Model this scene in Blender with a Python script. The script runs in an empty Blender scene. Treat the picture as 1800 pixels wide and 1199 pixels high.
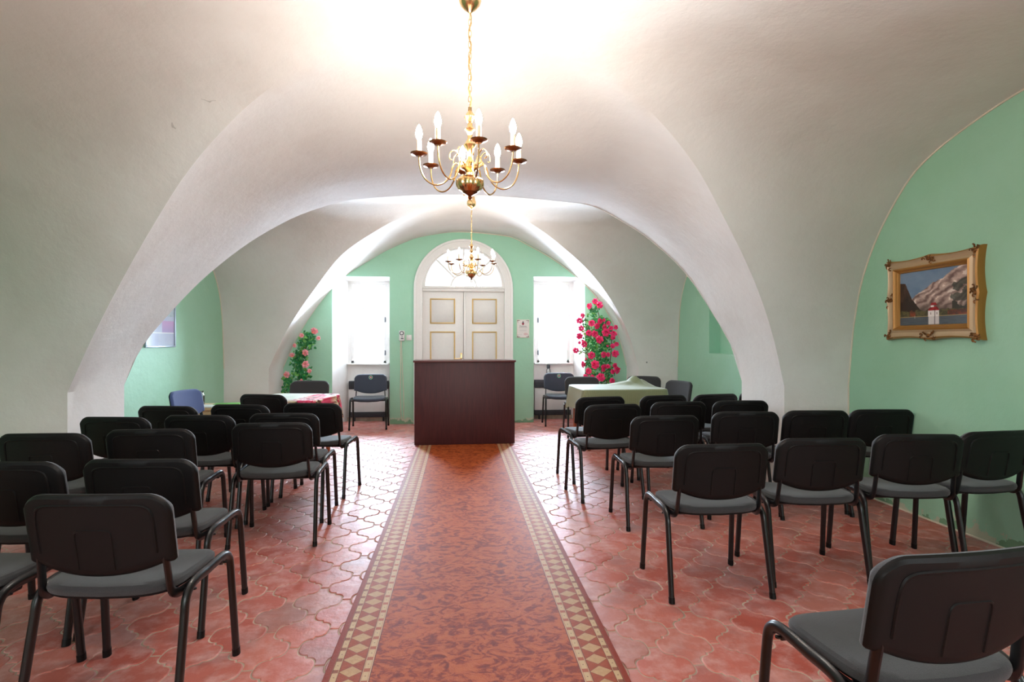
import bpy, bmesh, math, random
from mathutils import Vector, Matrix, noise
random.seed(7)
sc = bpy.context.scene
COL = sc.collection
PI = math.pi
R = math.radians

# ------------------------------------------------------------------ camera
cam_d = bpy.data.cameras.new('camera'); cam_d.sensor_width = 36.0; cam_d.lens = 20.0
cam_d.clip_start = 0.05; cam_d.clip_end = 200
cam = bpy.data.objects.new('camera', cam_d); COL.objects.link(cam)
cam.location = (0, 0, 1.34); cam.rotation_euler = (R(90), 0, -math.atan(0.093))
sc.camera = cam
sc.view_settings.view_transform = 'Standard'; sc.view_settings.look = 'None'
sc.view_settings.gamma = 1.0; sc.view_settings.use_curve_mapping = False
sc.view_settings.exposure = 1.08

# ------------------------------------------------------------------ sky and daylight
w = bpy.data.worlds.new('sky'); sc.world = w; w.use_nodes = True
bg = w.node_tree.nodes['Background']; bg.inputs[0].default_value = (0.92, 0.965, 1.0, 1); bg.inputs[1].default_value = 0.6

def area(name, loc, rot, sx, sy, power, color):
    l = bpy.data.lights.new(name, 'AREA'); l.shape = 'RECTANGLE'; l.size = sx; l.size_y = sy
    l.energy = power; l.color = color
    o = bpy.data.objects.new(name, l); COL.objects.link(o); o.location = loc; o.rotation_euler = rot
    return o
DAY = (0.68, 0.83, 1.0)
area('daylight_window', (-1.514, 10.03, 1.63), (R(-90), 0, 0), 0.56, 1.30, 165, DAY)
area('daylight_window', (1.625, 10.03, 1.63), (R(-90), 0, 0), 0.56, 1.30, 165, DAY)
# the hall's own windows behind the camera
area('daylight_window', (-2.2, -1.85, 1.75), (R(90), 0, 0), 1.0, 1.3, 42, (0.88, 0.94, 1.0))
area('daylight_window', (2.2, -1.85, 1.75), (R(90), 0, 0), 1.0, 1.3, 42, (0.88, 0.94, 1.0))
BULB = 240.0; BULB_FAR = 120.0

# ------------------------------------------------------------------ materials
def srgb(r, g, b):
    f = lambda c: (c/255/12.92) if c/255 <= 0.04045 else ((c/255+0.055)/1.055)**2.4
    return (f(r), f(g), f(b), 1)

class NT:
    def __init__(s, name):
        s.m = bpy.data.materials.new(name); s.m.use_nodes = True
        s.t = s.m.node_tree; s.b = s.t.nodes['Principled BSDF']; s.out = s.t.nodes['Material Output']
    def n(s, kind, **kw):
        x = s.t.nodes.new(kind)
        for k, v in kw.items(): setattr(x, k, v)
        return x
    def link(s, a, b): s.t.links.new(a, b)
    def val(s, sock, v):
        if hasattr(v, 'is_linked') or isinstance(v, bpy.types.NodeSocket): s.link(v, sock)
        else: sock.default_value = v
    def math(s, op, a, b=None, c=None, clamp=False):
        x = s.n('ShaderNodeMath', operation=op); x.use_clamp = clamp
        s.val(x.inputs[0], a)
        if b is not None: s.val(x.inputs[1], b)
        if c is not None: s.val(x.inputs[2], c)
        return x.outputs[0]
    def mix(s, fac, a, b, blend='MIX'):
        x = s.n('ShaderNodeMix', data_type='RGBA', blend_type=blend)
        s.val(x.inputs[0], fac); s.val(x.inputs[6], a); s.val(x.inputs[7], b)
        return x.outputs[2]
    def coord(s, which='Object'): return s.n('ShaderNodeTexCoord').outputs[which]
    def noise(s, scale, detail=4, rough=0.55, vec=None, dist=0.0):
        x = s.n('ShaderNodeTexNoise'); x.inputs['Scale'].default_value = scale
        x.inputs['Detail'].default_value = detail; x.inputs['Roughness'].default_value = rough
        x.inputs['Distortion'].default_value = dist
        s.link(vec if vec is not None else s.coord(), x.inputs['Vector'])
        return x
    def ramp(s, fac, stops):
        x = s.n('ShaderNodeValToRGB'); e = x.color_ramp.elements
        e[0].position, e[0].color = stops[0]; e[1].position, e[1].color = stops[-1]
        for p, c in stops[1:-1]:
            k = e.new(p); k.color = c
        s.link(fac, x.inputs[0]); return x.outputs[0]
    def bump(s, h, strength=0.3, dist=0.01):
        x = s.n('ShaderNodeBump'); x.inputs['Strength'].default_value = strength
        x.inputs['Distance'].default_value = dist; s.link(h, x.inputs['Height'])
        s.link(x.outputs[0], s.b.inputs['Normal']); return x
    def base(s, c): s.val(s.b.inputs['Base Color'], c)
    def set(s, **kw):
        for k, v in kw.items(): s.val(s.b.inputs[k.replace('_', ' ')], v)

def plain(name, col, rough=0.5, metal=0.0, spec=0.5, **kw):
    t = NT(name); n = t.noise(30, 3)
    t.base(t.mix(t.math('MULTIPLY', n.outputs[0], 0.22), col, tuple(c*0.6 for c in col[:3])+(1,)))
    t.set(Roughness=rough, Metallic=metal); t.b.inputs['Specular IOR Level'].default_value = spec
    for k, v in kw.items(): t.val(t.b.inputs[k.replace('_', ' ')], v)
    return t.m

def m_plaster():
    t = NT('white_plaster')
    a = t.noise(1.1, 5, 0.6); b = t.noise(14, 6, 0.65); c = t.noise(60, 3)
    col = t.ramp(a.outputs[0], [(0.3, srgb(224, 219, 214)), (0.5, srgb(232, 229, 225)), (0.72, srgb(227, 223, 218))])
    col = t.mix(t.math('MULTIPLY', b.outputs[0], 0.12), col, srgb(190, 184, 174))
    # a few hairline cracks and scuffs
    v = t.n('ShaderNodeTexVoronoi', feature='DISTANCE_TO_EDGE'); v.inputs['Scale'].default_value = 0.55
    d = t.noise(3, 4); mp = t.n('ShaderNodeMix', data_type='RGBA', blend_type='ADD'); mp.inputs[0].default_value = 0.5
    t.link(t.coord(), mp.inputs[6]); t.link(d.outputs[1], mp.inputs[7]); t.link(mp.outputs[2], v.inputs['Vector'])
    line = t.math('LESS_THAN', v.outputs['Distance'], 0.0022)
    gate = t.math('GREATER_THAN', t.noise(1.7, 2).outputs[0], 0.70)
    col = t.mix(t.math('MULTIPLY', t.math('MULTIPLY', line, gate), 0.35), col, srgb(120, 112, 100))
    t.base(col); t.set(Roughness=0.75); t.b.inputs['Specular IOR Level'].default_value = 0.25
    h = t.math('ADD', t.math('MULTIPLY', b.outputs[0], 1.0), t.math('MULTIPLY', c.outputs[0], 0.25))
    h = t.math('ADD', h, t.math('MULTIPLY', t.noise(3.2, 3).outputs[0], 2.0))
    t.bump(h, 0.16, 0.02); return t.m

def m_green():
    t = NT('green_wall_paint')
    a = t.noise(1.6, 5, 0.6); b = t.noise(18, 5, 0.6)
    col = t.ramp(a.outputs[0], [(0.3, srgb(158, 206, 174)), (0.55, srgb(164, 211, 182)), (0.75, srgb(161, 209, 180))])
    # worn, damp plaster near the floor
    z = t.n('ShaderNodeSeparateXYZ'); t.link(t.coord(), z.inputs[0])
    low = t.math('SUBTRACT', 1.0, t.math('DIVIDE', z.outputs[2], 0.38), clamp=True)
    wear = t.math('MULTIPLY', low, t.noise(5, 6, 0.7).outputs[0])
    col = t.mix(t.math('GREATER_THAN', wear, 0.43), col, srgb(196, 202, 178))
    patch = t.math('MULTIPLY', low, t.noise(2.1, 5, 0.65).outputs[0])
    col = t.mix(t.math('GREATER_THAN', patch, 0.49), col, srgb(128, 168, 134))
    t.base(col); t.set(Roughness=0.55); t.b.inputs['Specular IOR Level'].default_value = 0.3
    t.bump(t.math('ADD', b.outputs[0], t.math('MULTIPLY', t.noise(3, 2).outputs[0], 2)), 0.22, 0.015); return t.m

def m_tile():
    t = NT('terracotta_floor_tiles')
    at = t.n('ShaderNodeAttribute'); at.attribute_name = 'tile_tone'
    sep = t.n('ShaderNodeSeparateColor'); t.link(at.outputs[0], sep.inputs[0])
    base = t.ramp(sep.outputs[0], [(0.0, srgb(182, 88, 74)), (0.35, srgb(196, 106, 92)), (0.7, srgb(206, 122, 108)), (1.0, srgb(192, 126, 114))])
    n1 = t.noise(9, 6, 0.65); n2 = t.noise(2.3, 5, 0.6); n3 = t.noise(55, 4, 0.7)
    col = t.mix(t.ramp(n1.outputs[0], [(0.45, (0, 0, 0, 1)), (0.8, (1, 1, 1, 1))]), base, srgb(226, 182, 176))
    dark = t.ramp(t.math('MULTIPLY', n2.outputs[0], t.math('ADD', 0.72, t.math('MULTIPLY', sep.outputs[1], 0.5))), [(0.52, (0, 0, 0, 1)), (0.68, (1, 1, 1, 1))])
    col = t.mix(t.math('MULTIPLY', dark, 0.45), col, srgb(142, 116, 116))
    col = t.mix(t.math('MULTIPLY', n3.outputs[0], 0.2), col, srgb(150, 70, 58))
    t.base(col)
    t.set(Roughness=t.math('ADD', 0.40, t.math('MULTIPLY', n1.outputs[0], 0.22)))
    t.b.inputs['Specular IOR Level'].default_value = 0.5
    t.bump(t.math('ADD', t.noise(13, 4).outputs[0], t.math('MULTIPLY', n3.outputs[0], 0.25)), 0.35, 0.012); return t.m

def m_grout():
    t = NT('cement_grout'); n = t.noise(7, 4)
    t.base(t.ramp(n.outputs[0], [(0.3, srgb(160, 142, 124)), (0.7, srgb(206, 190, 168))])); t.set(Roughness=0.85); return t.m

def m_carpet():
    t = NT('patterned_runner_pile')
    s3 = t.n('ShaderNodeSeparateXYZ'); t.link(t.coord(), s3.inputs[0]); x, y = s3.outputs[0], s3.outputs[1]
    e = t.math('SUBTRACT', 0.605, t.math('ABSOLUTE', x))        # distance from the selvedge
    # marbled field
    a = t.n('ShaderNodeMapping'); a.inputs['Scale'].default_value = (1.0, 1.35, 1); t.link(t.coord(), a.inputs[0])
    n1 = t.noise(10, 4, 0.55, a.outputs[0], 2.0); n2 = t.noise(24, 4, 0.6, a.outputs[0], 1.6)
    f = t.math('ADD', t.math('MULTIPLY', n1.outputs[0], 0.7), t.math('MULTIPLY', n2.outputs[0], 0.3))
    field = t.ramp(f, [(0.36, srgb(118, 42, 20)), (0.45, srgb(142, 56, 27)), (0.50, srgb(178, 82, 38)), (0.6, srgb(192, 98, 50))])
    rid = t.math('ABSOLUTE', t.math('SUBTRACT', n1.outputs[0], 0.53))
    field = t.mix(t.math('LESS_THAN', rid, 0.008), field, srgb(190, 100, 60))
    # diamond band
    u = t.math('DIVIDE', t.math('SUBTRACT', e, 0.104), 0.046)   # -1..1 over the band
    vy = t.math('SUBTRACT', t.math('MULTIPLY', t.math('FRACT', t.math('DIVIDE', y, 0.088)), 2.0), 1.0)
    dd = t.math('ADD', t.math('MULTIPLY', t.math('ABSOLUTE', u), 0.86), t.math('ABSOLUTE', vy))
    dia = t.mix(t.noise(60, 3).outputs[0], srgb(214, 176, 130), srgb(186, 140, 96))
    tri = t.mix(t.noise(45, 3, 0.5, None, 1.2).outputs[0], srgb(180, 88, 52), srgb(144, 60, 34))
    band = t.mix(t.math('LESS_THAN', dd, 0.86), tri, dia)
    ln = t.math('LESS_THAN', t.math('ABSOLUTE', t.math('SUBTRACT', dd, 0.90)), 0.05)
    band = t.mix(ln, band, srgb(140, 76, 52))
    vy2 = t.math('SUBTRACT', t.math('MULTIPLY', t.math('FRACT', t.math('DIVIDE', y, 0.0835)), 2.0), 1.0)
    def beads(c0):
        bx = t.math('DIVIDE', t.math('SUBTRACT', e, c0), 0.0115)
        inx = t.math('LESS_THAN', t.math('ABSOLUTE', bx), 1.0)
        iny = t.math('LESS_THAN', t.math('ABSOLUTE', vy2), 0.72)
        bead = t.math('MULTIPLY', inx, iny)
        dot = t.math('LESS_THAN', t.math('ADD', t.math('POWER', t.math('ABSOLUTE', bx), 2.0), t.math('POWER', t.math('MULTIPLY', vy2, 4.5), 2.0)), 0.06)
        return bead, dot
    def between(lo, hi):
        return t.math('MULTIPLY', t.math('GREATER_THAN', e, lo), t.math('LESS_THAN', e, hi))
    col = field
    col = t.mix(between(0.0, 0.188), col, srgb(150, 62, 44))
    col = t.mix(between(0.028, 0.062), col, srgb(150, 92, 66))
    col = t.mix(between(0.153, 0.180), col, srgb(176, 96, 68))
    col = t.mix(between(0.0585, 0.150), col, band)
    for lo, hi, c in [(0.031, 0.034, srgb(110, 58, 40)), (0.054, 0.0565, srgb(206, 168, 128)), (0.0565, 0.0585, srgb(96, 50, 36)),
                      (0.149, 0.1515, srgb(96, 50, 36)), (0.1515, 0.1545, srgb(206, 168, 128)), (0.180, 0.184, srgb(214, 178, 140)), (0.184, 0.187, srgb(104, 52, 38))]:
        col = t.mix(between(lo, hi), col, c)
    for c0 in (0.044, 0.167):
        b, d = beads(c0)
        col = t.mix(b, col, srgb(210, 176, 134)); col = t.mix(d, col, srgb(96, 48, 36))
    pile = t.noise(420, 2)
    col = t.mix(t.math('MULTIPLY', pile.outputs[0], 0.22), col, srgb(110, 52, 36))
    t.base(col); t.set(Roughness=0.5); t.b.inputs['Specular IOR Level'].default_value = 0.07
    t.b.inputs['Sheen Weight'].default_value = 0.0; t.b.inputs['Sheen Roughness'].default_value = 0.4
    t.bump(t.math('ADD', pile.outputs[0], t.math('MULTIPLY', n2.outputs[0], 1.2)), 0.35, 0.004); return t.m

def m_fabric(name, c1, c2, scale=260):
    t = NT(name); n = t.noise(scale, 3, 0.7); n2 = t.noise(8, 3)
    t.base(t.mix(n.outputs[0], c1, c2)); t.set(Roughness=0.85)
    t.b.inputs['Sheen Weight'].default_value = 0.25; t.b.inputs['Specular IOR Level'].default_value = 0.25
    t.bump(n.outputs[0], 0.5, 0.002); return t.m

def m_wood(name, c1, c2, axis=2, rough=0.35, scale=5.0):
    t = NT(name); mp = t.n('ShaderNodeMapping')
    s = [14, 14, 14]; s[axis] = 0.7; mp.inputs['Scale'].default_value = s; t.link(t.coord(), mp.inputs[0])
    n = t.noise(scale, 6, 0.65, mp.outputs[0], 0.6)
    t.base(t.ramp(n.outputs[0], [(0.3, c1), (0.7, c2)])); t.set(Roughness=rough)
    t.bump(n.outputs[0], 0.08, 0.004); return t.m

def m_emit(name, col, strength):
    t = NT(name); t.base(col); t.b.inputs['Emission Color'].default_value = col; t.b.inputs['Emission Strength'].default_value = strength
    return t.m

def m_vcol(name, rough=0.5, spec=0.4, bump=0.0):
    t = NT(name); a = t.n('ShaderNodeAttribute'); a.attribute_name = 'paint'
    t.base(a.outputs[0]); t.set(Roughness=rough); t.b.inputs['Specular IOR Level'].default_value = spec
    if bump: t.bump(t.noise(120, 4).outputs[0], bump, 0.003)
    return t.m

def m_glass(name, rough=0.0, tint=(1, 1, 1, 1), gloss=0.12):
    t = NT(name); t.t.nodes.remove(t.b)
    tr = t.n('ShaderNodeBsdfTransparent'); tr.inputs[0].default_value = tint
    gl = t.n('ShaderNodeBsdfGlossy'); gl.inputs['Roughness'].default_value = rough
    fr = t.n('ShaderNodeFresnel'); fr.inputs[0].default_value = 1.45
    mx = t.n('ShaderNodeMixShader'); t.link(t.math('ADD', fr.outputs[0], gloss*0.3, clamp=True), mx.inputs[0]); t.link(tr.outputs[0], mx.inputs[1]); t.link(gl.outputs[0], mx.inputs[2])
    t.link(mx.outputs[0], t.out.inputs[0]); return t.m

def m_brass():
    t = NT('polished_brass'); n = t.noise(20, 3)
    t.base(t.mix(n.outputs[0], srgb(238, 206, 150), srgb(214, 174, 116))); t.set(Metallic=1.0, Roughness=0.2)
    return t.m

M = {}
M['plaster'] = m_plaster(); M['green'] = m_green(); M['tile'] = m_tile(); M['grout'] = m_grout(); M['carpet'] = m_carpet()
M['fabric'] = m_fabric('charcoal_seat_fabric', srgb(42, 41, 42), srgb(66, 64, 65))
M['fabric_daylit_blue'] = m_fabric('daylit_blue_seat_fabric', srgb(60, 74, 116), srgb(84, 100, 146))  # blue of the window daylight put into the seat colour
M['fabric_daylit_slate'] = m_fabric('daylit_slate_seat_fabric', srgb(50, 54, 64), srgb(76, 82, 96))  # grey fabric with bluish window light mixed into its colour
M['plastic'] = plain('black_moulded_plastic', srgb(12, 11, 11), 0.48, 0, 0.28)
M['metal'] = plain('black_painted_steel', srgb(18, 17, 18), 0.3, 0, 0.55)
M['mahogany'] = m_wood('dark_mahogany_laminate', srgb(58, 20, 24), srgb(82, 34, 35), 2, 0.5)
M['mahogany_edge'] = m_wood('dark_mahogany_edge', srgb(84, 40, 38), srgb(108, 58, 54), 0, 0.3)
M['redwood'] = m_wood('reddish_turned_wood', srgb(122, 58, 30), srgb(160, 84, 46), 2, 0.35)
M['palewood'] = m_wood('pale_wood', srgb(200, 170, 130), srgb(222, 196, 158), 0, 0.45)
M['white_paint'] = plain('white_gloss_paint', srgb(236, 233, 228), 0.35)
M['cream_paint'] = plain('cream_trim_paint', srgb(226, 216, 196), 0.5)
M['panel_paint'] = plain('grey_white_panel_paint', srgb(224, 221, 216), 0.4)
M['gold_paint'] = plain('gold_moulding_paint', srgb(192, 160, 98), 0.35, 0.3)
M['brass'] = m_brass()
M['brass_dark'] = plain('aged_brass', srgb(150, 100, 62), 0.3, 1.0)
M['bulb'] = m_emit('lit_candle_bulb', (1.0, 0.93, 0.86, 1), BULB)
M['bulb_far'] = m_emit('lit_candle_bulb_dim', (1.0, 0.93, 0.86, 1), BULB_FAR)
M['candle'] = plain('ivory_candle_sleeve', srgb(236, 222, 190), 0.4)
M['glass'] = m_glass('window_glass')
M['jar_glass'] = m_glass('clear_glass', 0.02, (0.93, 0.97, 0.97, 1), 0.5)
M['radiator'] = plain('white_radiator_enamel', srgb(232, 232, 230), 0.35)
M['radiator_dark'] = plain('dark_radiator_grille', srgb(52, 54, 60), 0.5)
M['grey_cap'] = plain('grey_plastic_cap', srgb(52, 56, 62), 0.4)
M['steel'] = plain('hinge_steel', srgb(120, 122, 126), 0.35, 0.8)
M['white_plastic'] = plain('white_plastic', srgb(232, 230, 226), 0.35)
M['gilt'] = plain('gilded_wood', srgb(178, 126, 60), 0.35, 0.35)
M['gilt_pale'] = plain('pale_worn_gilding', srgb(196, 170, 136), 0.42, 0.25)
M['gilt_dark'] = plain('dark_gilded_ornament', srgb(128, 84, 42), 0.4, 0.6)
M['painting'] = m_vcol('oil_paint', 0.45, 0.45, 0.25)
M['print'] = m_vcol('printed_paper', 0.6, 0.3)
M['gloss_print'] = m_vcol('poster_under_glass', 0.12, 0.6)
M['floral'] = m_vcol('floral_cotton', 0.7, 0.3, 0.2)
M['leaf'] = plain('artificial_leaf_green', srgb(36, 128, 66), 0.4)
M['leaf_light'] = plain('light_leaf_green', srgb(108, 172, 78), 0.45)
M['stem'] = plain('brown_stem', srgb(96, 60, 40), 0.6)
M['pink'] = plain('pale_pink_petal', srgb(248, 164, 172), 0.6)
M['peach'] = plain('peach_petal', srgb(246, 140, 120), 0.6)
M['magenta'] = plain('magenta_rose_petal', srgb(246, 46, 118), 0.55)
M['magenta_dark'] = plain('deep_rose_petal', srgb(226, 22, 84), 0.55)
M['badge_green'] = plain('badge_green_enamel', srgb(140, 214, 170), 0.4)
M['badge_red'] = plain('badge_red_enamel', srgb(206, 40, 84), 0.4)
M['badge_white'] = plain('badge_white_enamel', srgb(240, 240, 244), 0.4)
M['dark'] = plain('dark_grey_plastic', srgb(70, 72, 76), 0.4)
M['aluminium'] = plain('brushed_aluminium_frame', srgb(168, 178, 188), 0.35, 0.6)

def m_olive():
    t = NT('olive_checked_cloth')
    s3 = t.n('ShaderNodeSeparateXYZ'); t.link(t.coord(), s3.inputs[0])
    st = t.math('ABSOLUTE', t.math('SUBTRACT', t.math('FRACT', t.math('MULTIPLY', t.math('ADD', s3.outputs[0], s3.outputs[1]), 40)), 0.5))
    n = t.noise(160, 3)
    col = t.mix(n.outputs[0], srgb(142, 150, 108), srgb(112, 118, 80))
    col = t.mix(t.math('MULTIPLY', t.math('LESS_THAN', st, 0.12), 0.35), col, srgb(108, 100, 72))
    t.base(col); t.set(Roughness=0.6); t.b.inputs['Sheen Weight'].default_value = 0.3
    t.bump(n.outputs[0], 0.3, 0.002); return t.m
M['olive'] = m_olive()

# ------------------------------------------------------------------ helpers
def finish(name, bm, mats, parent=None, smooth=True, kind=None, label=None, cat=None, group=None, auto=35):
    bmesh.ops.recalc_face_normals(bm, faces=bm.faces[:]) if auto is not None and auto != -1 else None
    me = bpy.data.meshes.new(name); bm.to_mesh(me); bm.free()
    if not isinstance(mats, (list, tuple)): mats = [mats]
    for m in mats: me.materials.append(m)
    if smooth:
        for p in me.polygons: p.use_smooth = True
        try: me.set_sharp_from_angle(angle=R(35))
        except Exception: pass
    o = bpy.data.objects.new(name, me); COL.objects.link(o)
    if parent is not None: o.parent = parent
    if kind: o['kind'] = kind
    if label: o['label'] = label
    if cat: o['category'] = cat
    if group: o['group'] = group
    return o

def thing(name, label, cat, loc=(0, 0, 0), rz=0.0, group=None, rot=None):
    o = bpy.data.objects.new(name, None); COL.objects.link(o)
    o.location = loc; o.rotation_euler = rot if rot else (0, 0, rz); o.empty_display_size = 0.05
    o['label'] = label; o['category'] = cat
    if group: o['group'] = group
    return o

def copy_tree(o, parent=None):
    c = o.copy(); COL.objects.link(c)
    if parent is not None: c.parent = parent
    for ch in o.children: copy_tree(ch, c)
    return c

def box(bm, c, s, rz=0.0, bev=0.0, mi=0):
    r = bmesh.ops.create_cube(bm, size=1.0, matrix=Matrix.Translation(c) @ Matrix.Rotation(rz, 4, 'Z') @ Matrix.Diagonal((s[0], s[1], s[2], 1)))
    fs = set(f for v in r['verts'] for f in v.link_faces)
    for f in fs: f.material_index = mi
    if bev > 0:
        es = list(set(e for v in r['verts'] for e in v.link_edges))
        rr = bmesh.ops.bevel(bm, geom=es, offset=bev, segments=2, profile=0.5, affect='EDGES')
        for f in rr['faces']: f.material_index = mi
    return bm

def lathe(bm, prof, c=(0, 0, 0), seg=24, mi=0, flute=0, fl_d=0.0, fl_rng=None):
    rings = []
    for (r, z) in prof:
        ring = []
        for i in range(seg):
            a = 2*PI*i/seg; rr = r
            if flute and fl_rng[0] <= z <= fl_rng[1]: rr = r*(1+fl_d*abs(math.cos(flute*a/2))-fl_d*0.5)
            ring.append(bm.verts.new((c[0]+rr*math.cos(a), c[1]+rr*math.sin(a), c[2]+z)))
        rings.append(ring)
    for a, b in zip(rings[:-1], rings[1:]):
        for i in range(seg):
            f = bm.faces.new((a[i], a[(i+1) % seg], b[(i+1) % seg], b[i])); f.material_index = mi
    for ring, (r, z) in ((rings[0], prof[0]), (rings[-1], prof[-1])):
        if r > 1e-5:
            f = bm.faces.new(ring); f.material_index = mi

def smooth_path(pts, n=6):
    out = []
    P = [Vector(p) for p in pts]
    for i in range(len(P)-1):
        p0 = P[max(i-1, 0)]; p1 = P[i]; p2 = P[i+1]; p3 = P[min(i+2, len(P)-1)]
        for k in range(n):
            t = k/n
            out.append(0.5*((2*p1)+(-p0+p2)*t+(2*p0-5*p1+4*p2-p3)*t*t+(-p0+3*p1-3*p2+p3)*t**3))
    out.append(P[-1]); return out

def tube(bm, pts, r, seg=8, mi=0, r2=None, cap=True, side=None):
    """tube along pts; r may be list; oval if r2 given (r across 'side', r2 along the other)"""
    P = [Vector(p) for p in pts]; rings = []
    n = len(P); up = Vector(side) if side is not None else None
    prev = None
    for i in range(n):
        d = (P[min(i+1, n-1)]-P[max(i-1, 0)])
        if d.length < 1e-9: d = Vector((0, 0, 1))
        d.normalize()
        if up is not None: a = up - d*up.dot(d)
        elif prev is None:
            q = Vector((0, 0, 1)) if abs(d.z) < 0.9 else Vector((1, 0, 0)); a = q - d*q.dot(d)
        else: a = prev - d*prev.dot(d)
        a.normalize(); prev = a; b = d.cross(a)
        rr = r[i] if isinstance(r, (list, tuple)) else r
        rb = r2 if r2 is not None else rr
        rings.append([bm.verts.new(P[i]+a*(rr*math.cos(2*PI*k/seg))+b*(rb*math.sin(2*PI*k/seg))) for k in range(seg)])
    for A, B in zip(rings[:-1], rings[1:]):
        for k in range(seg):
            f = bm.faces.new((A[k], A[(k+1) % seg], B[(k+1) % seg], B[k])); f.material_index = mi
    if cap:
        for rg in (rings[0], rings[-1]):
            f = bm.faces.new(rg); f.material_index = mi

def grid(bm, fn, nu, nv, mi=0, flip=False):
    V = [[bm.verts.new(fn(i/nu, j/nv)) for j in range(nv+1)] for i in range(nu+1)]
    for i in range(nu):
        for j in range(nv):
            q = (V[i][j], V[i+1][j], V[i+1][j+1], V[i][j+1])
            if flip: q = q[::-1]
            try:
                f = bm.faces.new(q); f.material_index = mi
            except Exception: pass
    return V

def paint_grid(name, fn_pos, fn_col, nu, nv, mat, parent=None, **kw):
    """flat or curved printed sheet: a fine mesh whose vertex colours carry the picture"""
    me = bpy.data.meshes.new(name)
    vs = [fn_pos(i/nu, j/nv) for i in range(nu+1) for j in range(nv+1)]
    fs = [(i*(nv+1)+j, (i+1)*(nv+1)+j, (i+1)*(nv+1)+j+1, i*(nv+1)+j+1) for i in range(nu) for j in range(nv)]
    me.from_pydata(vs, [], fs); me.materials.append(mat)
    ca = me.color_attributes.new('paint', 'FLOAT_COLOR', 'POINT')
    k = 0
    for i in range(nu+1):
        for j in range(nv+1):
            ca.data[k].color = fn_col(i/nu, j/nv); k += 1
    for p in me.polygons: p.use_smooth = True
    o = bpy.data.objects.new(name, me); COL.objects.link(o)
    if parent is not None: o.parent = parent
    for a, b in kw.items(): o[a] = b
    return o

def interp(tab, u):
    """monotone cubic through a table of (u, h)"""
    n = len(tab)
    if u <= tab[0][0]: return tab[0][1]
    if u >= tab[-1][0]: return tab[-1][1]
    d = [(tab[i+1][1]-tab[i][1])/(tab[i+1][0]-tab[i][0]) for i in range(n-1)]
    m = [0.0]*n; m[0] = 0.0; m[-1] = d[-1]
    for i in range(1, n-1): m[i] = 0 if d[i-1]*d[i] <= 0 else 2*d[i-1]*d[i]/(d[i-1]+d[i])
    for i in range(n-1):
        if tab[i][0] <= u <= tab[i+1][0]:
            h = tab[i+1][0]-tab[i][0]; t = (u-tab[i][0])/h
            return ((2*t**3-3*t*t+1)*tab[i][1]+(t**3-2*t*t+t)*h*m[i]+(-2*t**3+3*t*t)*tab[i+1][1]+(t**3-t*t)*h*m[i+1])
def lerp(a, b, t): return a+(b-a)*t
def mixc(a, b, t): return tuple(lerp(x, y, t) for x, y in zip(a, b))
def nz(x, y, s=1.0, z=0.0): return noise.noise(Vector((x*s, y*s, z)))
def fbm(x, y, s=1.0, z=0.0, o=4): return noise.fractal(Vector((x*s, y*s, z)), 0.9, 2.0, o)

# ------------------------------------------------------------------ the hall: dimensions
WX = 3.5; WXL = 3.66; YF = -1.7; YB = 9.3; Z0 = 0.93
P1F, P1B, P2F = 4.83, 5.60, 8.86          # piers: front and back of the first pair, front of the second
BY1, BY2 = 2.90, 7.23                     # bay centres
P0B = 2*BY1-P1F; P0F = P0B-0.77           # the pair behind
XL1, XR1, XL2, XR2, XL3, XR3 = -3.10, 2.89, -2.85, 2.85, -2.77, 2.79

G1L = [(0, 1), (.12, .985), (.204, .957), (.404, .868), (.515, .782), (.604, .687), (.703, .543), (.796, .392), (.9, .205), (.96, .085), (1, 0)]
G1R = [(0, 1), (.15, .985), (.273, .953), (.368, .912), (.462, .865), (.596, .759), (.70, .626), (.848, .402), (.94, .2), (1, 0)]
G2L = [(0, 1), (.2, .955), (.3, .92), (.416, .855), (.576, .737), (.732, .522), (.896, .247), (1, 0)]
G2R = [(0, 1), (.286, .935), (.387, .883), (.523, .784), (.664, .659), (.818, .46), (.93, .235), (1, 0)]
AL = [(0, 1), (.32, .964), (.463, .896), (.605, .77), (.76, .564), (.88, .345), (.96, .165), (1, 0)]
AR = [(0, 1), (.42, .967), (.6, .842), (.709, .72), (.798, .587), (.9, .355), (.971, .16), (1, 0)]
A2L = [(0, 1), (.213, .963), (.404, .867), (.535, .768), (.65, .671), (.723, .583), (.839, .392), (.93, .2), (1, 0)]
A2R = [(0, 1), (.282, .974), (.433, .891), (.58, .785), (.688, .681), (.746, .617), (.846, .475), (.946, .245), (1, 0)]
W1 = [(0, 1), (.171, .985), (.386, .941), (.587, .868), (.764, .706), (.905, .479), (.965, .27), (1, 0)]
W2 = [(0, 1), (.286, .953), (.52, .88), (.779, .68), (.918, .50), (.97, .30), (1, 0)]
ZA1, ZA2, ZT1, ZT2, ZW1, ZW2 = 3.17, 3.15, 2.775, 3.12, 2.94, 3.0

def zof(tab, u, top): return Z0+(top-Z0)*interp(tab, abs(u))

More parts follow.
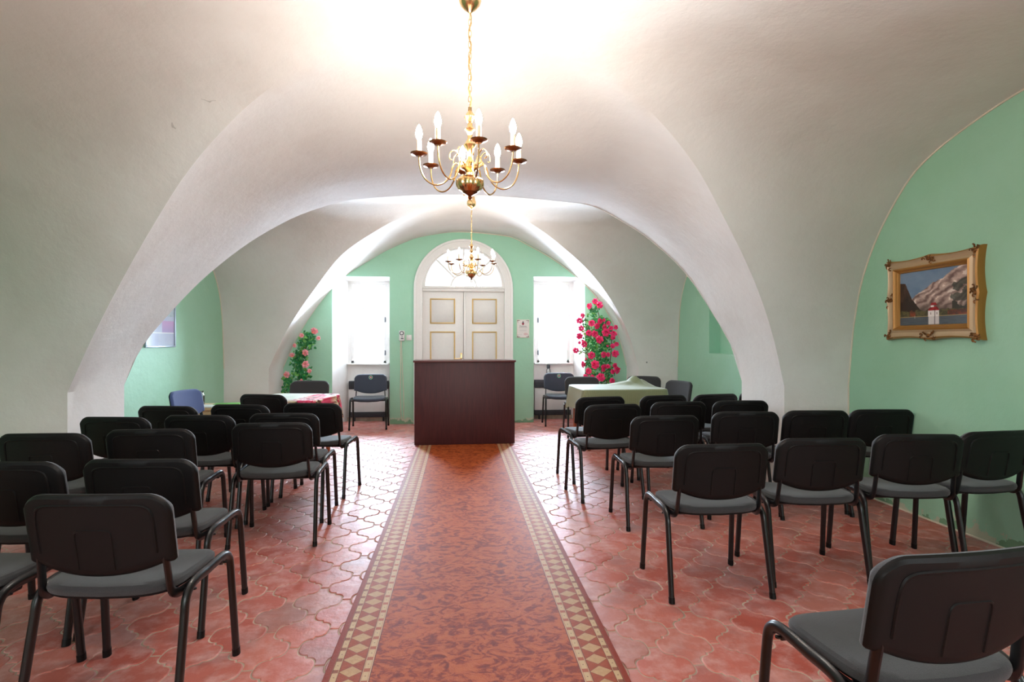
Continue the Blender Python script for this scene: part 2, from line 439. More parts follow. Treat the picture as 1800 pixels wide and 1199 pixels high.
def ends(a):
    """0..1 over the profile: the outer steps run straight down the pier faces"""
    k = a*72
    if k < 3.5: return -1.0, (4-round(k))/4
    if k > 68.5: return 1.0, (round(k)-68)/4
    u = -1+2*(k-4)/64
    return (math.copysign(abs(u)**0.85, u) if abs(u) > 1e-9 else 0.0), 0.0
def vault_bay(bm, cx, cy, L, xl, xr, xl_b, xr_b, za, gl, gr, tb_y, ta_b, tzt, bl, br, tf_y, fzt, fl_, fr_, zw, xl_f=None, xr_f=None, wl=WX, wt=W1, glf=None, grf=None):
    """groin vault over one bay: two side webs and two axial webs meeting on the diagonal groins"""
    xlf = xl if xl_f is None else xl_f; xrf = xr if xr_f is None else xr_f
    N = 40
    def gp(u, back):           # groin point, u in -1..1 across
        side = (xr if back else xrf) if u > 0 else (xl if back else xlf)
        x = cx+(side-cx)*abs(u); g = gr if u > 0 else gl
        if not back and glf: g = grf if u > 0 else glf
        return Vector((x, cy+(L if back else -L)*abs(u), zof(g, u, za)))
    # axial webs
    for back in (True, False):
        Y1 = tb_y if back else tf_y; zt = tzt if back else fzt; tl, tr = (bl, br) if back else (fl_, fr_)
        ex = (xl_b, xr_b) if back else (xlf, xrf)
        Yc = cy+(L if back else -L)
        def f(a, b, back=back, Y1=Y1, zt=zt, tl=tl, tr=tr, ex=ex):
            u, dn = ends(a)
            g = gp(u, back); side = ex[1] if u > 0 else ex[0]
            x2 = cx*(1-abs(u))+side*abs(u) if True else 0
            z2 = zof(tr if u > 0 else tl, u, zt)
            t = b; q = min(t/.80, 1.0); tz = q*q*(3-2*q)*.93+.07*t
            return Vector((lerp(g.x, x2, t), lerp(g.y, Y1, t), lerp(lerp(g.z, z2, tz), -.01, dn)))
        grid(bm, f, 72, 16, 0, flip=not back)
    # side webs
    for right in (True, False):
        X1 = WX if right else -wl
        def f(a, b, right=right, X1=X1):
            v, dn = ends(a)
            u = abs(v)*(1 if right else -1)
            g = gp(u if u else (1e-9 if right else -1e-9), v > 0)
            z2 = zof(wt, v, zw); t = b; tz = t+0.25*t*(1-t)
            return Vector((lerp(g.x, X1, t), g.y, lerp(lerp(g.z, z2, tz), -.01, dn)))
        grid(bm, f, 72, 18, 0, flip=right)

bm = bmesh.new()
vault_bay(bm, 0.03, BY1, P1F-BY1, XL1, XR1, XL1, XR1, ZA1, G1L, G1R, P1B, AL, ZT1, AL, AR, P0F, ZT1, AL, AR, ZW1, wl=WXL)
L2 = (P2F-P1B)/2
vault_bay(bm, 0.05, (P1B+P2F)/2, L2, XL2, XR2, XL3, XR3, ZA2, G2L, G2R, YB, None, ZT2, A2L, A2R, P1B, 2.95, AL, AR, ZW2, XL1, XR1, wt=W2, glf=AL, grf=AR)
# short barrel behind the camera
def barrel(a, b):
    u = -1+2*a; s_ = XR1 if u > 0 else XL1
    return Vector((s_*abs(u), lerp(P0F, YF, b), zof(AR if u > 0 else AL, u, ZT1)))
grid(bm, barrel, 48, 6, 0, flip=True)
# closing face of the transverse arch between the bays (above its soffit, seen only from beyond)
def tymp(a, b):
    u = -1+2*a; s_ = XR1 if u > 0 else XL1
    z1 = zof(AR if u > 0 else AL, u, ZT1); z2 = zof(AR if u > 0 else AL, u, 2.95)
    return Vector((s_*abs(u), P1B, lerp(z1, z2, b)))
grid(bm, tymp, 48, 3, 0)
bmesh.ops.remove_doubles(bm, verts=bm.verts[:], dist=0.0005)
for f in bm.faces: f.smooth = True
ceil = finish('ceiling', bm, M['plaster'], kind='structure', auto=-1)
ceil.data.set_sharp_from_angle(angle=R(31))

# piers
def pier(name, x_in0, x_in1, y0, y1, side):
    b = bmesh.new(); X = WX+0.1 if side > 0 else -WXL-0.1
    x_in0 += side*.006; x_in1 += side*.006; y0 += .006
    pts = [(x_in0, y0), (x_in1, y1), (X, y1), (X, y0)]
    lo = [b.verts.new((p[0], p[1], -0.01)) for p in pts]; hi = [b.verts.new((p[0], p[1], Z0)) for p in pts]
    for i in range(4): b.faces.new((lo[i], lo[(i+1) % 4], hi[(i+1) % 4], hi[i]))
    b.faces.new(lo); b.faces.new(hi)
    return finish(name, b, M['plaster'], kind='structure', smooth=False)
pier('wall_left_pier', XL1, XL1, P1F, P1B, -1); pier('wall_right_pier', XR1, XR1, P1F, P1B, 1)
pier('wall_left_pier', XL2, XL3, P2F, YB+.02, -1); pier('wall_right_pier', XR2, XR3, P2F, YB+.02, 1)
pier('wall_left_pier', XL1, XL1, YF, P0B, -1); pier('wall_right_pier', XR1, XR1, YF, P0B, 1)
# the solid back of each first pier, above the springing, where bay two starts
for nm, s_, tab in (('wall_left_spandrel', -1, AL), ('wall_right_spandrel', 1, AR)):
    b = bmesh.new(); xin = XL1 if s_ < 0 else XR1
    N = 24
    top = [(xin*abs(u/N), zof(tab, u/N, 2.95)) for u in range(N+1)]
    # panel in plane y=P1B from the arch line out to the side wall
    vs = [b.verts.new((xin, P1B+.001, Z0-.02)), b.verts.new((s_*(WX+.05), P1B+.001, Z0-.02)), b.verts.new((s_*(WX+.05), P1B+.001, 1.05))]
    b.faces.new(vs)
    b.free()

# side walls
def rect_wall(name, pts, mat, holes=()):
    pass
def side_wall(name, x, hole=None, s_=1, ya=YF-.1, yb=YB+.1):
    b = bmesh.new(); ys = [ya, yb]; zs = [-0.02, 3.4]; T = 0.35
    if hole:
        y0, y1, z0, z1, dep = hole
        ys = [ya, y0, y1, yb]; zs = [-0.02, z0, z1, 3.4]
    for i in range(len(ys)-1):
        for j in range(len(zs)-1):
            if hole and i == 1 and j == 1: continue
            b.faces.new([b.verts.new(p) for p in ((x, ys[i], zs[j]), (x, ys[i+1], zs[j]), (x, ys[i+1], zs[j+1]), (x, ys[i], zs[j+1]))])
    if hole:
        X2 = x+s_*dep
        c = [(y0, z0), (y1, z0), (y1, z1), (y0, z1)]
        for k in range(4):
            p, q = c[k], c[(k+1) % 4]
            b.faces.new([b.verts.new(v) for v in ((x, p[0], p[1]), (x, q[0], q[1]), (X2, q[0], q[1]), (X2, p[0], p[1]))])
        b.faces.new([b.verts.new((X2, p[0], p[1])) for p in c])
    bmesh.ops.remove_doubles(b, verts=b.verts[:], dist=0.0001)
    return finish(name, b, M['green'], kind='structure', smooth=False, auto=-1)
side_wall('wall_left', -WXL, None, -1, YF-.1, P1F+.3)
side_wall('wall_left_alcove', -WX, None, -1, P1F+.3, YB+.1)
side_wall('wall_right', WX, (6.85, 7.70, 1.168, 1.98, 0.16), 1)

# back wall with two deep window recesses, front wall with its own two windows
def wall_with_holes(name, y, holes, mat, xr=(-WXL-.1, WX+.1), zr=(-.02, 3.4)):
    b = bmesh.new()
    xs = sorted(set([xr[0], xr[1]]+[h[0] for h in holes]+[h[1] for h in holes]))
    zs = sorted(set([zr[0], zr[1]]+[h[2] for h in holes]+[h[3] for h in holes]))
    for i in range(len(xs)-1):
        for j in range(len(zs)-1):
            mx, mz = (xs[i]+xs[i+1])/2, (zs[j]+zs[j+1])/2
            if any(h[0] < mx < h[1] and h[2] < mz < h[3] for h in holes): continue
            b.faces.new([b.verts.new(p) for p in ((xs[i], y, zs[j]), (xs[i+1], y, zs[j]), (xs[i+1], y, zs[j+1]), (xs[i], y, zs[j+1]))])
    bmesh.ops.remove_doubles(b, verts=b.verts[:], dist=0.0001)
    return finish(name, b, mat, kind='structure', smooth=False, auto=-1)
RL = (-2.015, -1.112, -.02, 2.372); RR = (1.222, 2.08, -.02, 2.40)
DOORC, DOORW, SPR = 0.07, 0.63, 2.19                     # fanlight / door clear opening
wall_with_holes('wall_back', YB, [RL, RR, (DOORC-DOORW, DOORC+DOORW, -.02, 2.9)], M['green'])
wall_with_holes('wall_front', YF, [(-2.7, -1.7, 1.1, 2.4), (1.7, 2.7, 1.1, 2.4)], M['green'])
YR = 9.75
def recess(name, r, xi0, xi1, win):
    b = bmesh.new(); x0, x1, z0, z1 = r; zt2 = z1-.03
    def q(*p): b.faces.new([b.verts.new(v) for v in p])
    q((x0, YB, 0), (xi0, YR, 0), (xi0, YR, zt2), (x0, YB, z1))
    q((x1, YB, 0), (xi1, YR, 0), (xi1, YR, zt2), (x1, YB, z1))
    q((x0, YB, z1), (x1, YB, z1), (xi1, YR, zt2), (xi0, YR, zt2))
    a0, a1, b0, b1 = win
    xs = [xi0, a0, a1, xi1]; zs = [0, b0, b1, zt2]
    for i in range(3):
        for j in range(3):
            if i == 1 and j == 1: continue
            q((xs[i], YR, zs[j]), (xs[i+1], YR, zs[j]), (xs[i+1], YR, zs[j+1]), (xs[i], YR, zs[j+1]))
    # reveal through the outer wall
    q((a0, YR, b0), (a1, YR, b0), (a1, YR+.2, b0), (a0, YR+.2, b0)); q((a0, YR, b1), (a1, YR, b1), (a1, YR+.2, b1), (a0, YR+.2, b1))
    q((a0, YR, b0), (a0, YR, b1), (a0, YR+.2, b1), (a0, YR+.2, b0)); q((a1, YR, b0), (a1, YR, b1), (a1, YR+.2, b1), (a1, YR+.2, b0))
    bmesh.ops.remove_doubles(b, verts=b.verts[:], dist=0.0001)
    finish(name, b, M['plaster'], kind='structure', smooth=False, auto=-1)
WL = (-1.805, -1.223, 0.965, 2.30); WR = (1.341, 1.909, 0.965, 2.318)
recess('wall_back_recess', RL, -1.852, -1.150, WL); recess('wall_back_recess', RR, 1.262, 1.98, WR)

def make_window(name, wn, hinge_right):
    x0, x1, z0, z1 = wn; cx = (x0+x1)/2; wd = x1-x0; zt = 1.887
    b = bmesh.new(); y = YR+.05; fw = .045
    for c, s_ in (((x0+fw/2, y, (z0+z1)/2), (fw, .06, z1-z0)), ((x1-fw/2, y, (z0+z1)/2), (fw, .06, z1-z0)),
                  ((cx, y, z0+fw/2), (wd, .06, fw)), ((cx, y, zt), (wd, .05, .04))): box(b, c, s_, 0, .004)
    # arched head: spandrel filled down to the arch
    N = 16; rx = wd/2-fw; rz = z1-zt-.05
    ring = [(cx+rx*math.cos(PI*k/N), zt+.02+rz*math.sin(PI*k/N)) for k in range(N+1)]
    for yy in (y-.02, y+.02):
        for k in range(N):
            p, q_ = ring[k], ring[k+1]
            b.faces.new([b.verts.new(v) for v in ((p[0], yy, p[1]), (q_[0], yy, q_[1]), (q_[0], yy, z1), (p[0], yy, z1))])
    for k in range(N):
        p, q_ = ring[k], ring[k+1]
        b.faces.new([b.verts.new(v) for v in ((p[0], y-.02, p[1]), (q_[0], y-.02, q_[1]), (q_[0], y+.02, q_[1]), (p[0], y+.02, p[1]))])
    win = finish(name, b, M['white_paint'], kind='structure')
    b = bmesh.new(); box(b, (cx, y+.02, (z0+z1)/2), (wd-.02, .004, z1-z0-.02)); finish('pane', b, M['glass'], win, smooth=False)
    b = bmesh.new(); box(b, (cx, YR-.03, z0-.012), (wd+.10, .09, .024), 0, .004); finish('window_sill', b, M['white_paint'], win)
    hx = x1-fw/2 if hinge_right else x0+fw/2
    for zz in (1.70, 1.14):
        b = bmesh.new(); box(b, (hx, y-.04, zz), (.03, .02, .075), 0, .003); lathe(b, [(.007, -.045), (.007, .045)], (hx, y-.055, zz), 8)
        finish('hinge', b, M['steel'], win)
make_window('window_1', WL, True); make_window('window_2', WR, False)
for k, xc in enumerate((-2.2, 2.2)):
    b = bmesh.new()
    for c, s_ in (((xc-.48, YF-.06, 1.75), (.05, .05, 1.3)), ((xc+.48, YF-.06, 1.75), (.05, .05, 1.3)), ((xc, YF-.06, 1.12), (1, .05, .05)), ((xc, YF-.06, 2.38), (1, .05, .05)), ((xc, YF-.06, 1.75), (.04, .05, 1.3))): box(b, c, s_)
    finish('window_%d' % (3+k), b, M['white_paint'], kind='structure')

# arched double door, its frame and fanlight
def arch_poly(cx, w_, zs, n=28):
    return [(cx+w_*math.cos(PI*k/n), zs+w_*math.sin(PI*k/n)) for k in range(n+1)]
def arch_band(b, cx, w0, w1, zs, y0, y1, zb=0.0, mi=0):
    """solid architrave between half-widths w0 and w1 (legs and round head)"""
    inner = [(cx+w0, zb)]+arch_poly(cx, w0, zs)+[(cx-w0, zb)]
    outer = [(cx+w1, zb)]+arch_poly(cx, w1, zs)+[(cx-w1, zb)]
    for k in range(len(inner)-1):
        i0, i1, o0, o1 = inner[k], inner[k+1], outer[k], outer[k+1]
        for q in (((i0[0], y0, i0[1]), (i1[0], y0, i1[1]), (o1[0], y0, o1[1]), (o0[0], y0, o0[1])),
                  ((i0[0], y1, i0[1]), (i1[0], y1, i1[1]), (o1[0], y1, o1[1]), (o0[0], y1, o0[1])),
                  ((i0[0], y0, i0[1]), (i1[0], y0, i1[1]), (i1[0], y1, i1[1]), (i0[0], y1, i0[1])),
                  ((o0[0], y0, o0[1]), (o1[0], y0, o1[1]), (o1[0], y1, o1[1]), (o0[0], y1, o0[1]))):
            f = b.faces.new([b.verts.new(v) for v in q]); f.material_index = mi
b = bmesh.new()
arch_band(b, DOORC+.005, .665, .80, SPR, YB-.05, YB+.12)
arch_band(b, DOORC+.005, .665, .70, SPR, YB-.065, YB-.05)
arch_band(b, DOORC+.005, .765, .80, SPR, YB-.07, YB-.05)
door = finish('door_1', b, M['white_paint'], kind='structure')
b = bmesh.new(); box(b, (DOORC+.005, YB-.005, SPR-.015), (1.33, .07, .065), 0, .008); box(b, (DOORC+.005, YB-.045, SPR+.012), (1.34, .03, .018), 0, .004)
finish('transom', b, M['white_paint'], door)
for s_, x0, x1 in ((-1, -.594, .068), (1, .082, .738)):
    b = bmesh.new(); cx = (x0+x1)/2; box(b, (cx, YB+.02, 1.075), (x1-x0, .045, 2.14), 0, .003)
    if s_ > 0: box(b, (x0+.01, YB-.01, 1.075), (.035, .02, 2.13), 0, .004)
    leaf = finish('door_leaf', b, M['white_paint'], door)
    pc = -.2665 if s_ < 0 else .4125
    for (za, zb) in ((1.63, 2.02), (.30, 1.485)):
        b = bmesh.new(); w_ = .385; yf = YB-.004
        zc, h = (za+zb)/2, zb-za
        for c, sz in (((pc-w_/2, yf, zc), (.022, .016, h)), ((pc+w_/2, yf, zc), (.022, .016, h)), ((pc, yf, za), (w_+.022, .016, .022)), ((pc, yf, zb), (w_+.022, .016, .022))): box(b, c, sz, 0, .004)
        finish('gold_moulding', b, M['gold_paint'], leaf)
        b = bmesh.new(); box(b, (pc, YB-.001, zc), (w_-.02, .008, h-.02), 0, .002); finish('door_panel', b, M['panel_paint'], leaf)
    for zz in (1.83, .6):
        b = bmesh.new(); hx = -.612 if s_ < 0 else .757
        box(b, (hx, YB-.055, zz), (.03, .012, .22), 0, .003); lathe(b, [(.008, -.12), (.008, .12)], (hx+.02*(-s_), YB-.06, zz), 8)
        finish('hinge', b, M['panel_paint'], leaf)
    if s_ < 0:
        b = bmesh.new(); box(b, (.035, YB-.012, 1.06), (.03, .012, .17), 0, .004)
        tube(b, smooth_path([(.035, YB-.015, 1.06), (.035, YB-.05, 1.06), (.02, YB-.06, 1.058), (-.07, YB-.06, 1.052)], 4), .007, 8)
        finish('door_handle', b, M['brass'], leaf)
# fanlight: glazing bars and pane
b = bmesh.new(); r0 = .625
arch_band(b, DOORC+.005, r0, .668, SPR+.025, YB-.01, YB+.03, SPR+.01)
arch_band(b, DOORC+.005, .195, .215, SPR+.03, YB-.005, YB+.02, SPR+.02)
for ang in (45, 90, 135):
    a = R(ang); cx = DOORC+.005; zz = SPR+.03
    tube(b, [(cx+.2*math.cos(a), YB+.008, zz+.2*math.sin(a)), (cx+r0*math.cos(a), YB+.008, zz+r0*math.sin(a))], .011, 6)
box(b, (DOORC+.005, YB+.01, SPR+.03), (1.27, .04, .022), 0, .003)
fan = finish('fanlight_frame', b, M['white_paint'], door)
b = bmesh.new(); pts = arch_poly(DOORC+.005, .64, SPR+.025); b.faces.new([b.verts.new((p[0], YB+.015, p[1])) for p in pts]); finish('fanlight_pane', b, M['glass'], door, smooth=False, auto=-1)
# outer masonry ring around the opening behind the architrave
b = bmesh.new()
N = 28; pts = arch_poly(DOORC, .665, SPR, N)
for k in range(N):
    p, q = pts[k], pts[k+1]
    b.faces.new([b.verts.new(v) for v in ((p[0], YB+.05, p[1]), (q[0], YB+.05, q[1]), (q[0], YB+.05, 2.95), (p[0], YB+.05, 2.95))])
    b.faces.new([b.verts.new(v) for v in ((p[0], YB+.05, p[1]), (q[0], YB+.05, q[1]), (q[0], YB+.45, q[1]), (p[0], YB+.45, p[1]))])
for x in (DOORC-.665, DOORC+.665):
    b.faces.new([b.verts.new(v) for v in ((x, YB+.05, 0), (x, YB+.45, 0), (x, YB+.45, SPR), (x, YB+.05, SPR))])
b.faces.new([b.verts.new(v) for v in ((DOORC-.665, YB+.06, 0), (DOORC+.665, YB+.06, 0), (DOORC+.665, YB+.06, SPR-.02), (DOORC-.665, YB+.06, SPR-.02))])
finish('wall_back_doorway', b, M['plaster'], kind='structure', smooth=False, auto=-1)
b = bmesh.new(); pts = arch_poly(DOORC, .70, SPR, 40)
for k in range(40):
    p, q = pts[k], pts[k+1]
    if q[1] < SPR+.18: continue
    b.faces.new([b.verts.new(v) for v in ((p[0], YB-.001, p[1]), (q[0], YB-.001, q[1]), (q[0], YB-.001, 2.92), (p[0], YB-.001, 2.92))])
finish('wall_back_over_door', b, M['green'], kind='structure', smooth=False, auto=-1)

# thin plaster beads where white vault meets green wall
def bead(name, pts):
    b = bmesh.new(); tube(b, pts, .008, 6); finish(name, b, M['cream_paint'], kind='structure')
bead('trim_1', [(WX-.003, lerp(P0B, P1F, k/60), zof(W1, -1+2*k/60, ZW1)-.004) for k in range(61)])
bead('trim_2', [((XR3 if u > 0 else -XL3)*u*1.0, YB-.004, zof(A2R if u > 0 else A2L, u, ZT2)-.004) for u in [-1+2*k/60 for k in range(61)]])
bead('trim_3', [(WX-.003, P1F-.003, z) for z in (0, .5, Z0)])
bead('trim_4', [(-WX+.003, lerp(P1B, P2F, k/60), zof(W2, -1+2*k/60, ZW2)-.004) for k in range(61)])
bead('trim_5', [(WX-.003, lerp(P1B, P2F, k/60), zof(W2, -1+2*k/60, ZW2)-.004) for k in range(61)])
bead('trim_6', [(WX-.004, y, .004) for y in (P0B, 3.2, P1F)])

# ------------------------------------------------------------------ floor: interlocking provencal tiles, one by one
def floor():
    p, H, a = 0.142, 0.302, 0.021; bb = p-a
    # right edge quarter from flat end (a,H/2) to lobe tip (b,0): S curve with a short step, centrally symmetric
    mx, mz = (a+bb)/2, H/4
    half = []
    n = 7; sx = .012; st = .010
    # our own lobe: from step (mx+sx, mz-st) out and down round to (bb,0)
    ex, ez = mx+.004, mz-st
    for k in range(n+1):
        t = k/n*PI/2
        half.append((ex+(bb-ex)*math.sin(t)**0.9, ez*math.cos(t)**0.75 if k < n else 0.0))
    up = [(a+bb-x, H/2-z) for (x, z) in half][::-1]      # neighbour's lobe
    quarter = up+half                                     # (a,H/2) -> (bb,0)
    q2 = [(x, -z) for (x, z) in quarter[::-1]][1:]
    right = quarter+q2                                    # (a,H/2) ... (a,-H/2)
    left = [(-x, -z) for (x, z) in right]
    outline = right+left                                  # closed, clockwise
    outline = outline[::-1]
    b = bmesh.new(); lay = b.loops.layers.color.new('tile_tone') if False else None
    data = []
    x0g, y0g = -.72, 2.56
    verts, faces, tone, mids = [], [], [], []
    g = 0.0030; rng = random.Random(3); rot = R(0.6)
    cr, sr = math.cos(rot), math.sin(rot)
    for i in range(-30, 40):
        for j in range(-20, 32):
            lx = i*p; ly = (j+(0.5 if i % 2 else 0))*H
            cx = x0g+lx*cr-ly*sr; cy = y0g+H/2+lx*sr+ly*cr
            if abs(cx) > WX+.05 or cy < YF-.05 or cy > YB+.5: continue
            if cy > YB+.1 and not (-2.1 < cx < -1.0 or 1.15 < cx < 2.15): continue
            tz = rng.uniform(-.0012, .0012); tx, ty = rng.uniform(-.006, .006), rng.uniform(-.006, .006)
            c1, c2 = rng.random(), rng.random()
            base = len(verts); m = len(outline)
            for lvl in range(3):
                ins = (g, g+.0006, g+.0060)[lvl]; zz = (-.012, -.0030, 0.0)[lvl]
                for (x, z) in outline:
                    r_ = math.hypot(x, z); k = (r_-ins)/r_
                    vx, vy = x*k, z*k
                    X = cx+vx*cr-vy*sr; Y = cy+vx*sr+vy*cr
                    verts.append((X, Y, zz+tz+(tx*vx+ty*vy if lvl else 0))); tone.append((c1, c2, 0, 1))
            for lvl in range(2):
                for k in range(m):
                    k2 = (k+1) % m
                    faces.append((base+lvl*m+k, base+lvl*m+k2, base+(lvl+1)*m+k2, base+(lvl+1)*m+k))
            # top cap as a fan about the centre
            ci = len(verts); verts.append((cx, cy, tz+.0006)); tone.append((c1, c2, 0, 1))
            for k in range(m): faces.append((base+2*m+k, base+2*m+(k+1) % m, ci))
    me = bpy.data.meshes.new('floor'); me.from_pydata(verts, [], faces)
    ca = me.color_attributes.new('tile_tone', 'FLOAT_COLOR', 'POINT')
    ca.data.foreach_set('color', [c for t in tone for c in t])
    me.materials.append(M['tile']); me.materials.append(M['grout'])
    nv = len(verts)
    o = bpy.data.objects.new('floor', me); COL.objects.link(o); o['kind'] = 'structure'
    gb = bmesh.new(); box(gb, (0, (YF+YB+.45)/2, -.0282), (2*WX+.4, YB-YF+1.1, .05))
    finish('floor_bed', gb, M['grout'], kind='structure', smooth=False)
floor()
b = bmesh.new(); box(b, (-1.55, YR-.02, .03), (.62, .03, .06)); finish('baseboard_left_recess', b, M['grout'], kind='structure', smooth=False)
b = bmesh.new(); box(b, (1.62, YR-.02, .03), (.66, .03, .06)); finish('baseboard_right_recess', b, M['grout'], kind='structure', smooth=False)

# ------------------------------------------------------------------ carpet runner
RX = 0.068
def runner():
    b = bmesh.new(); hw = .605; y0, y1 = -.6, 7.72
    xs = [-hw, -hw+.004, -hw+.02, -.3, 0, .3, hw-.02, hw-.004, hw]; hs = [0.0015, .009, .011, .011, .011, .011, .011, .009, .0015]
    def f(a, c):
        i = round(a*8); y = lerp(y0, y1, c)
        return Vector((xs[i], y, hs[i]+(0.0 if 0 < i < 8 else 0)+.0008*math.sin(y*3.1)))
    grid(b, f, 8, 60)
    o = finish('carpet_runner', b, M['carpet'], label='long rust-red carpet runner with beige diamond borders leading up to the lectern', cat='carpet')
    o.location = (RX, 0, 0.0015)
runner()

# ------------------------------------------------------------------ chairs
def make_chair(name, badge=False, fabric='fabric'):
    t = thing(name, 'x', 'chair')
    # seat cushion
    W, D = .238, .212
    def outline_pt(k, n, w_, d_, e=5.0):
        a = 2*PI*k/n; c, s_ = math.cos(a), math.sin(a)
        return (w_*math.copysign(abs(c)**(2/e), c), d_*math.copysign(abs(s_)**(2/e), s_))
    def seat_z(x, y):      # dished towards the back, waterfall front
        return .462+.010*(x/W)**2-.012*max(0, (y-.10)/.11)**2+.006*(y/-.2 if y < 0 else 0)
    def pad(bm_, w_, d_, ztop, zbot, mi=0):
        n = 40; rings = []
        for (k, dz) in ((.0, 0), (.5, 0), (.85, 0), (.95, -.004), (.99, -.013), (1.0, -.024), (.985, None)):
            ring = []
            for i in range(n):
                x, y = outline_pt(i, n, w_*max(k, .001), d_*max(k, .001))
                if k > .5: y += 0.0
                yy = y-.018*(abs(x)/w_)**2*(1 if y > 0 else -.6)*k      # bowed front and rear edges
                zz = (ztop(x, yy)+dz) if dz is not None else ztop(x, yy)-.036
                ring.append(bm_.verts.new((x, yy, zz)))
            rings.append(ring)
        for A, B in zip(rings[:-1], rings[1:]):
            for i in range(n):
                f = bm_.faces.new((A[i], A[(i+1) % n], B[(i+1) % n], B[i])); f.material_index = mi
        bm_.faces.new(rings[-1])
    b = bmesh.new(); pad(b, W, D, lambda x, y: seat_z(x, y)+.012, None)
    bmesh.ops.remove_doubles(b, verts=b.verts[:], dist=.0006); finish('seat', b, M[fabric], t)
    b = bmesh.new()
    n = 40; R1 = []; R2 = []; R3 = []
    for i in range(n):
        x, y = outline_pt(i, n, W-.006, D-.006)
        yy = y-.018*(abs(x)/W)**2*(1 if y > 0 else -.6); z = seat_z(x, yy)
        R1.append(b.verts.new((x, yy, z-.018))); R2.append(b.verts.new((x*.985, yy*.985, z-.034))); R3.append(b.verts.new((x*.8, yy*.8, z-.038)))
    for A, B in ((R1, R2), (R2, R3)):
        for i in range(n): b.faces.new((A[i], A[(i+1) % n], B[(i+1) % n], B[i]))
    b.faces.new(R3); finish('seat_shell', b, M['plastic'], t)
    # backrest
    HW, ZT = .252, .815
    def zt(x):
        r = .075; ax = abs(x)
        z = ZT-.006*(x/HW)**2
        if ax > HW-r: z -= r-math.sqrt(max(r*r-(ax-(HW-r))**2, 0))
        return z
    def zb(x):
        u = abs(x)/HW
        z = .512+.045*min(u/.86, 1)**2.2
        if u > .93: z += .012*((u-.93)/.07)**2
        return z
    def ymid(x, z): return -.200-.055*((z-.51)/.30)+.030*(x/HW)**2
    cols = [-HW*math.cos(PI*k/34) for k in range(35)]
    def surf(bm_, off, edge_off, rows=14, bulge=0.0):
        V = []
        for x in cols:
            z0_, z1_ = zb(x), zt(x); c = []
            for j in range(rows+1):
                v = j/rows; vv = (1-math.cos(PI*v))/2; z = lerp(z0_, z1_, vv)
                ex = min((HW-abs(x))/.02, 1); ez = min(min(z-z0_, z1_-z)/.02, 1); e = max(0, min(ex, ez)); e = math.sqrt(max(0, 1-(1-e)**2))
                c.append(bm_.verts.new((x, ymid(x, z)+lerp(edge_off, off, e)+bulge*e*(1-(x/HW)**2)*math.sin(PI*vv), z)))
            V.append(c)
        for i in range(len(V)-1):
            for j in range(rows): bm_.faces.new((V[i][j], V[i+1][j], V[i+1][j+1], V[i][j+1]))
        return V
    b = bmesh.new(); surf(b, .030, .004, bulge=.006)
    finish('backrest_cushion', b, M[fabric], t)
    b = bmesh.new(); surf(b, -.016, .004)
    def rib(pts, r=.0042): tube(b, smooth_path([(x, ymid(x, z)-.0160, z) for x, z in pts], 4), r, 6)
    rib([(-.062, .545), (-.062, .62), (-.062, .665), (-.055, .683), (-.035, .687), (.035, .687), (.055, .683), (.062, .665), (.062, .62), (.062, .545)])
    rib([(-.20, .60), (-.20, .68), (-.195, .745), (-.175, .768), (-.13, .775), (0, .777), (.13, .775), (.175, .768), (.195, .745), (.20, .68), (.20, .60)], .0055)
    shell = finish('backrest_shell', b, M['plastic'], t)
    # legs (each half of an arched oval tube)
    for s_ in (-1, 1):
        for fr in (0, 1):
            if fr: pts = [(.263, 0, .452), (.263, .10, .458), (.263, .155, .452), (.2635, .187, .425), (.264, .197, .38), (.272, .232, 0)]
            else: pts = [(.263, 0, .452), (.263, -.07, .450), (.263, -.118, .437), (.2635, -.145, .405), (.264, -.155, .36), (.272, -.225, 0)]
            pts = [(x*s_, y, z) for x, y, z in pts]
            path = smooth_path(pts[:5], 5)+[Vector(pts[5])]
            b = bmesh.new(); tube(b, path, .0135, 12, r2=.0195, side=(1, 0, 0))
            lg = finish('leg', b, M['metal'], t)
            b = bmesh.new(); d = Vector(pts[5])-Vector(pts[4]); d.normalize(); e = Vector(pts[5])
            tube(b, [e-d*.03, e], .0148, 12, r2=.021, side=(1, 0, 0)); finish('foot_cap', b, M['plastic'], lg)
    # cross bars with bolt heads, back uprights
    b = bmesh.new()
    for y, z in ((.13, .431), (-.105, .424)):
        tube(b, [(-.262, y, z), (.262, y, z)], .0095, 8)
        for s_ in (-1, 1): lathe(b, [(.0, -.002), (.009, 0), (.009, .005), (.0, .008)], (s_*.272, y, z), 8)
    finish('seat_frame', b, M['metal'], t)
    for s_ in (-1, 1):
        b = bmesh.new()
        tube(b, smooth_path([(s_*.235, -.02, .425), (s_*.232, -.10, .424), (s_*.228, -.140, .428), (s_*.224, -.168, .452), (s_*.220, -.180, .52), (s_*.215, -.194, .62)], 5), .009, 10, r2=.018, side=(1, 0, 0))
        finish('back_upright', b, M['metal'], t)
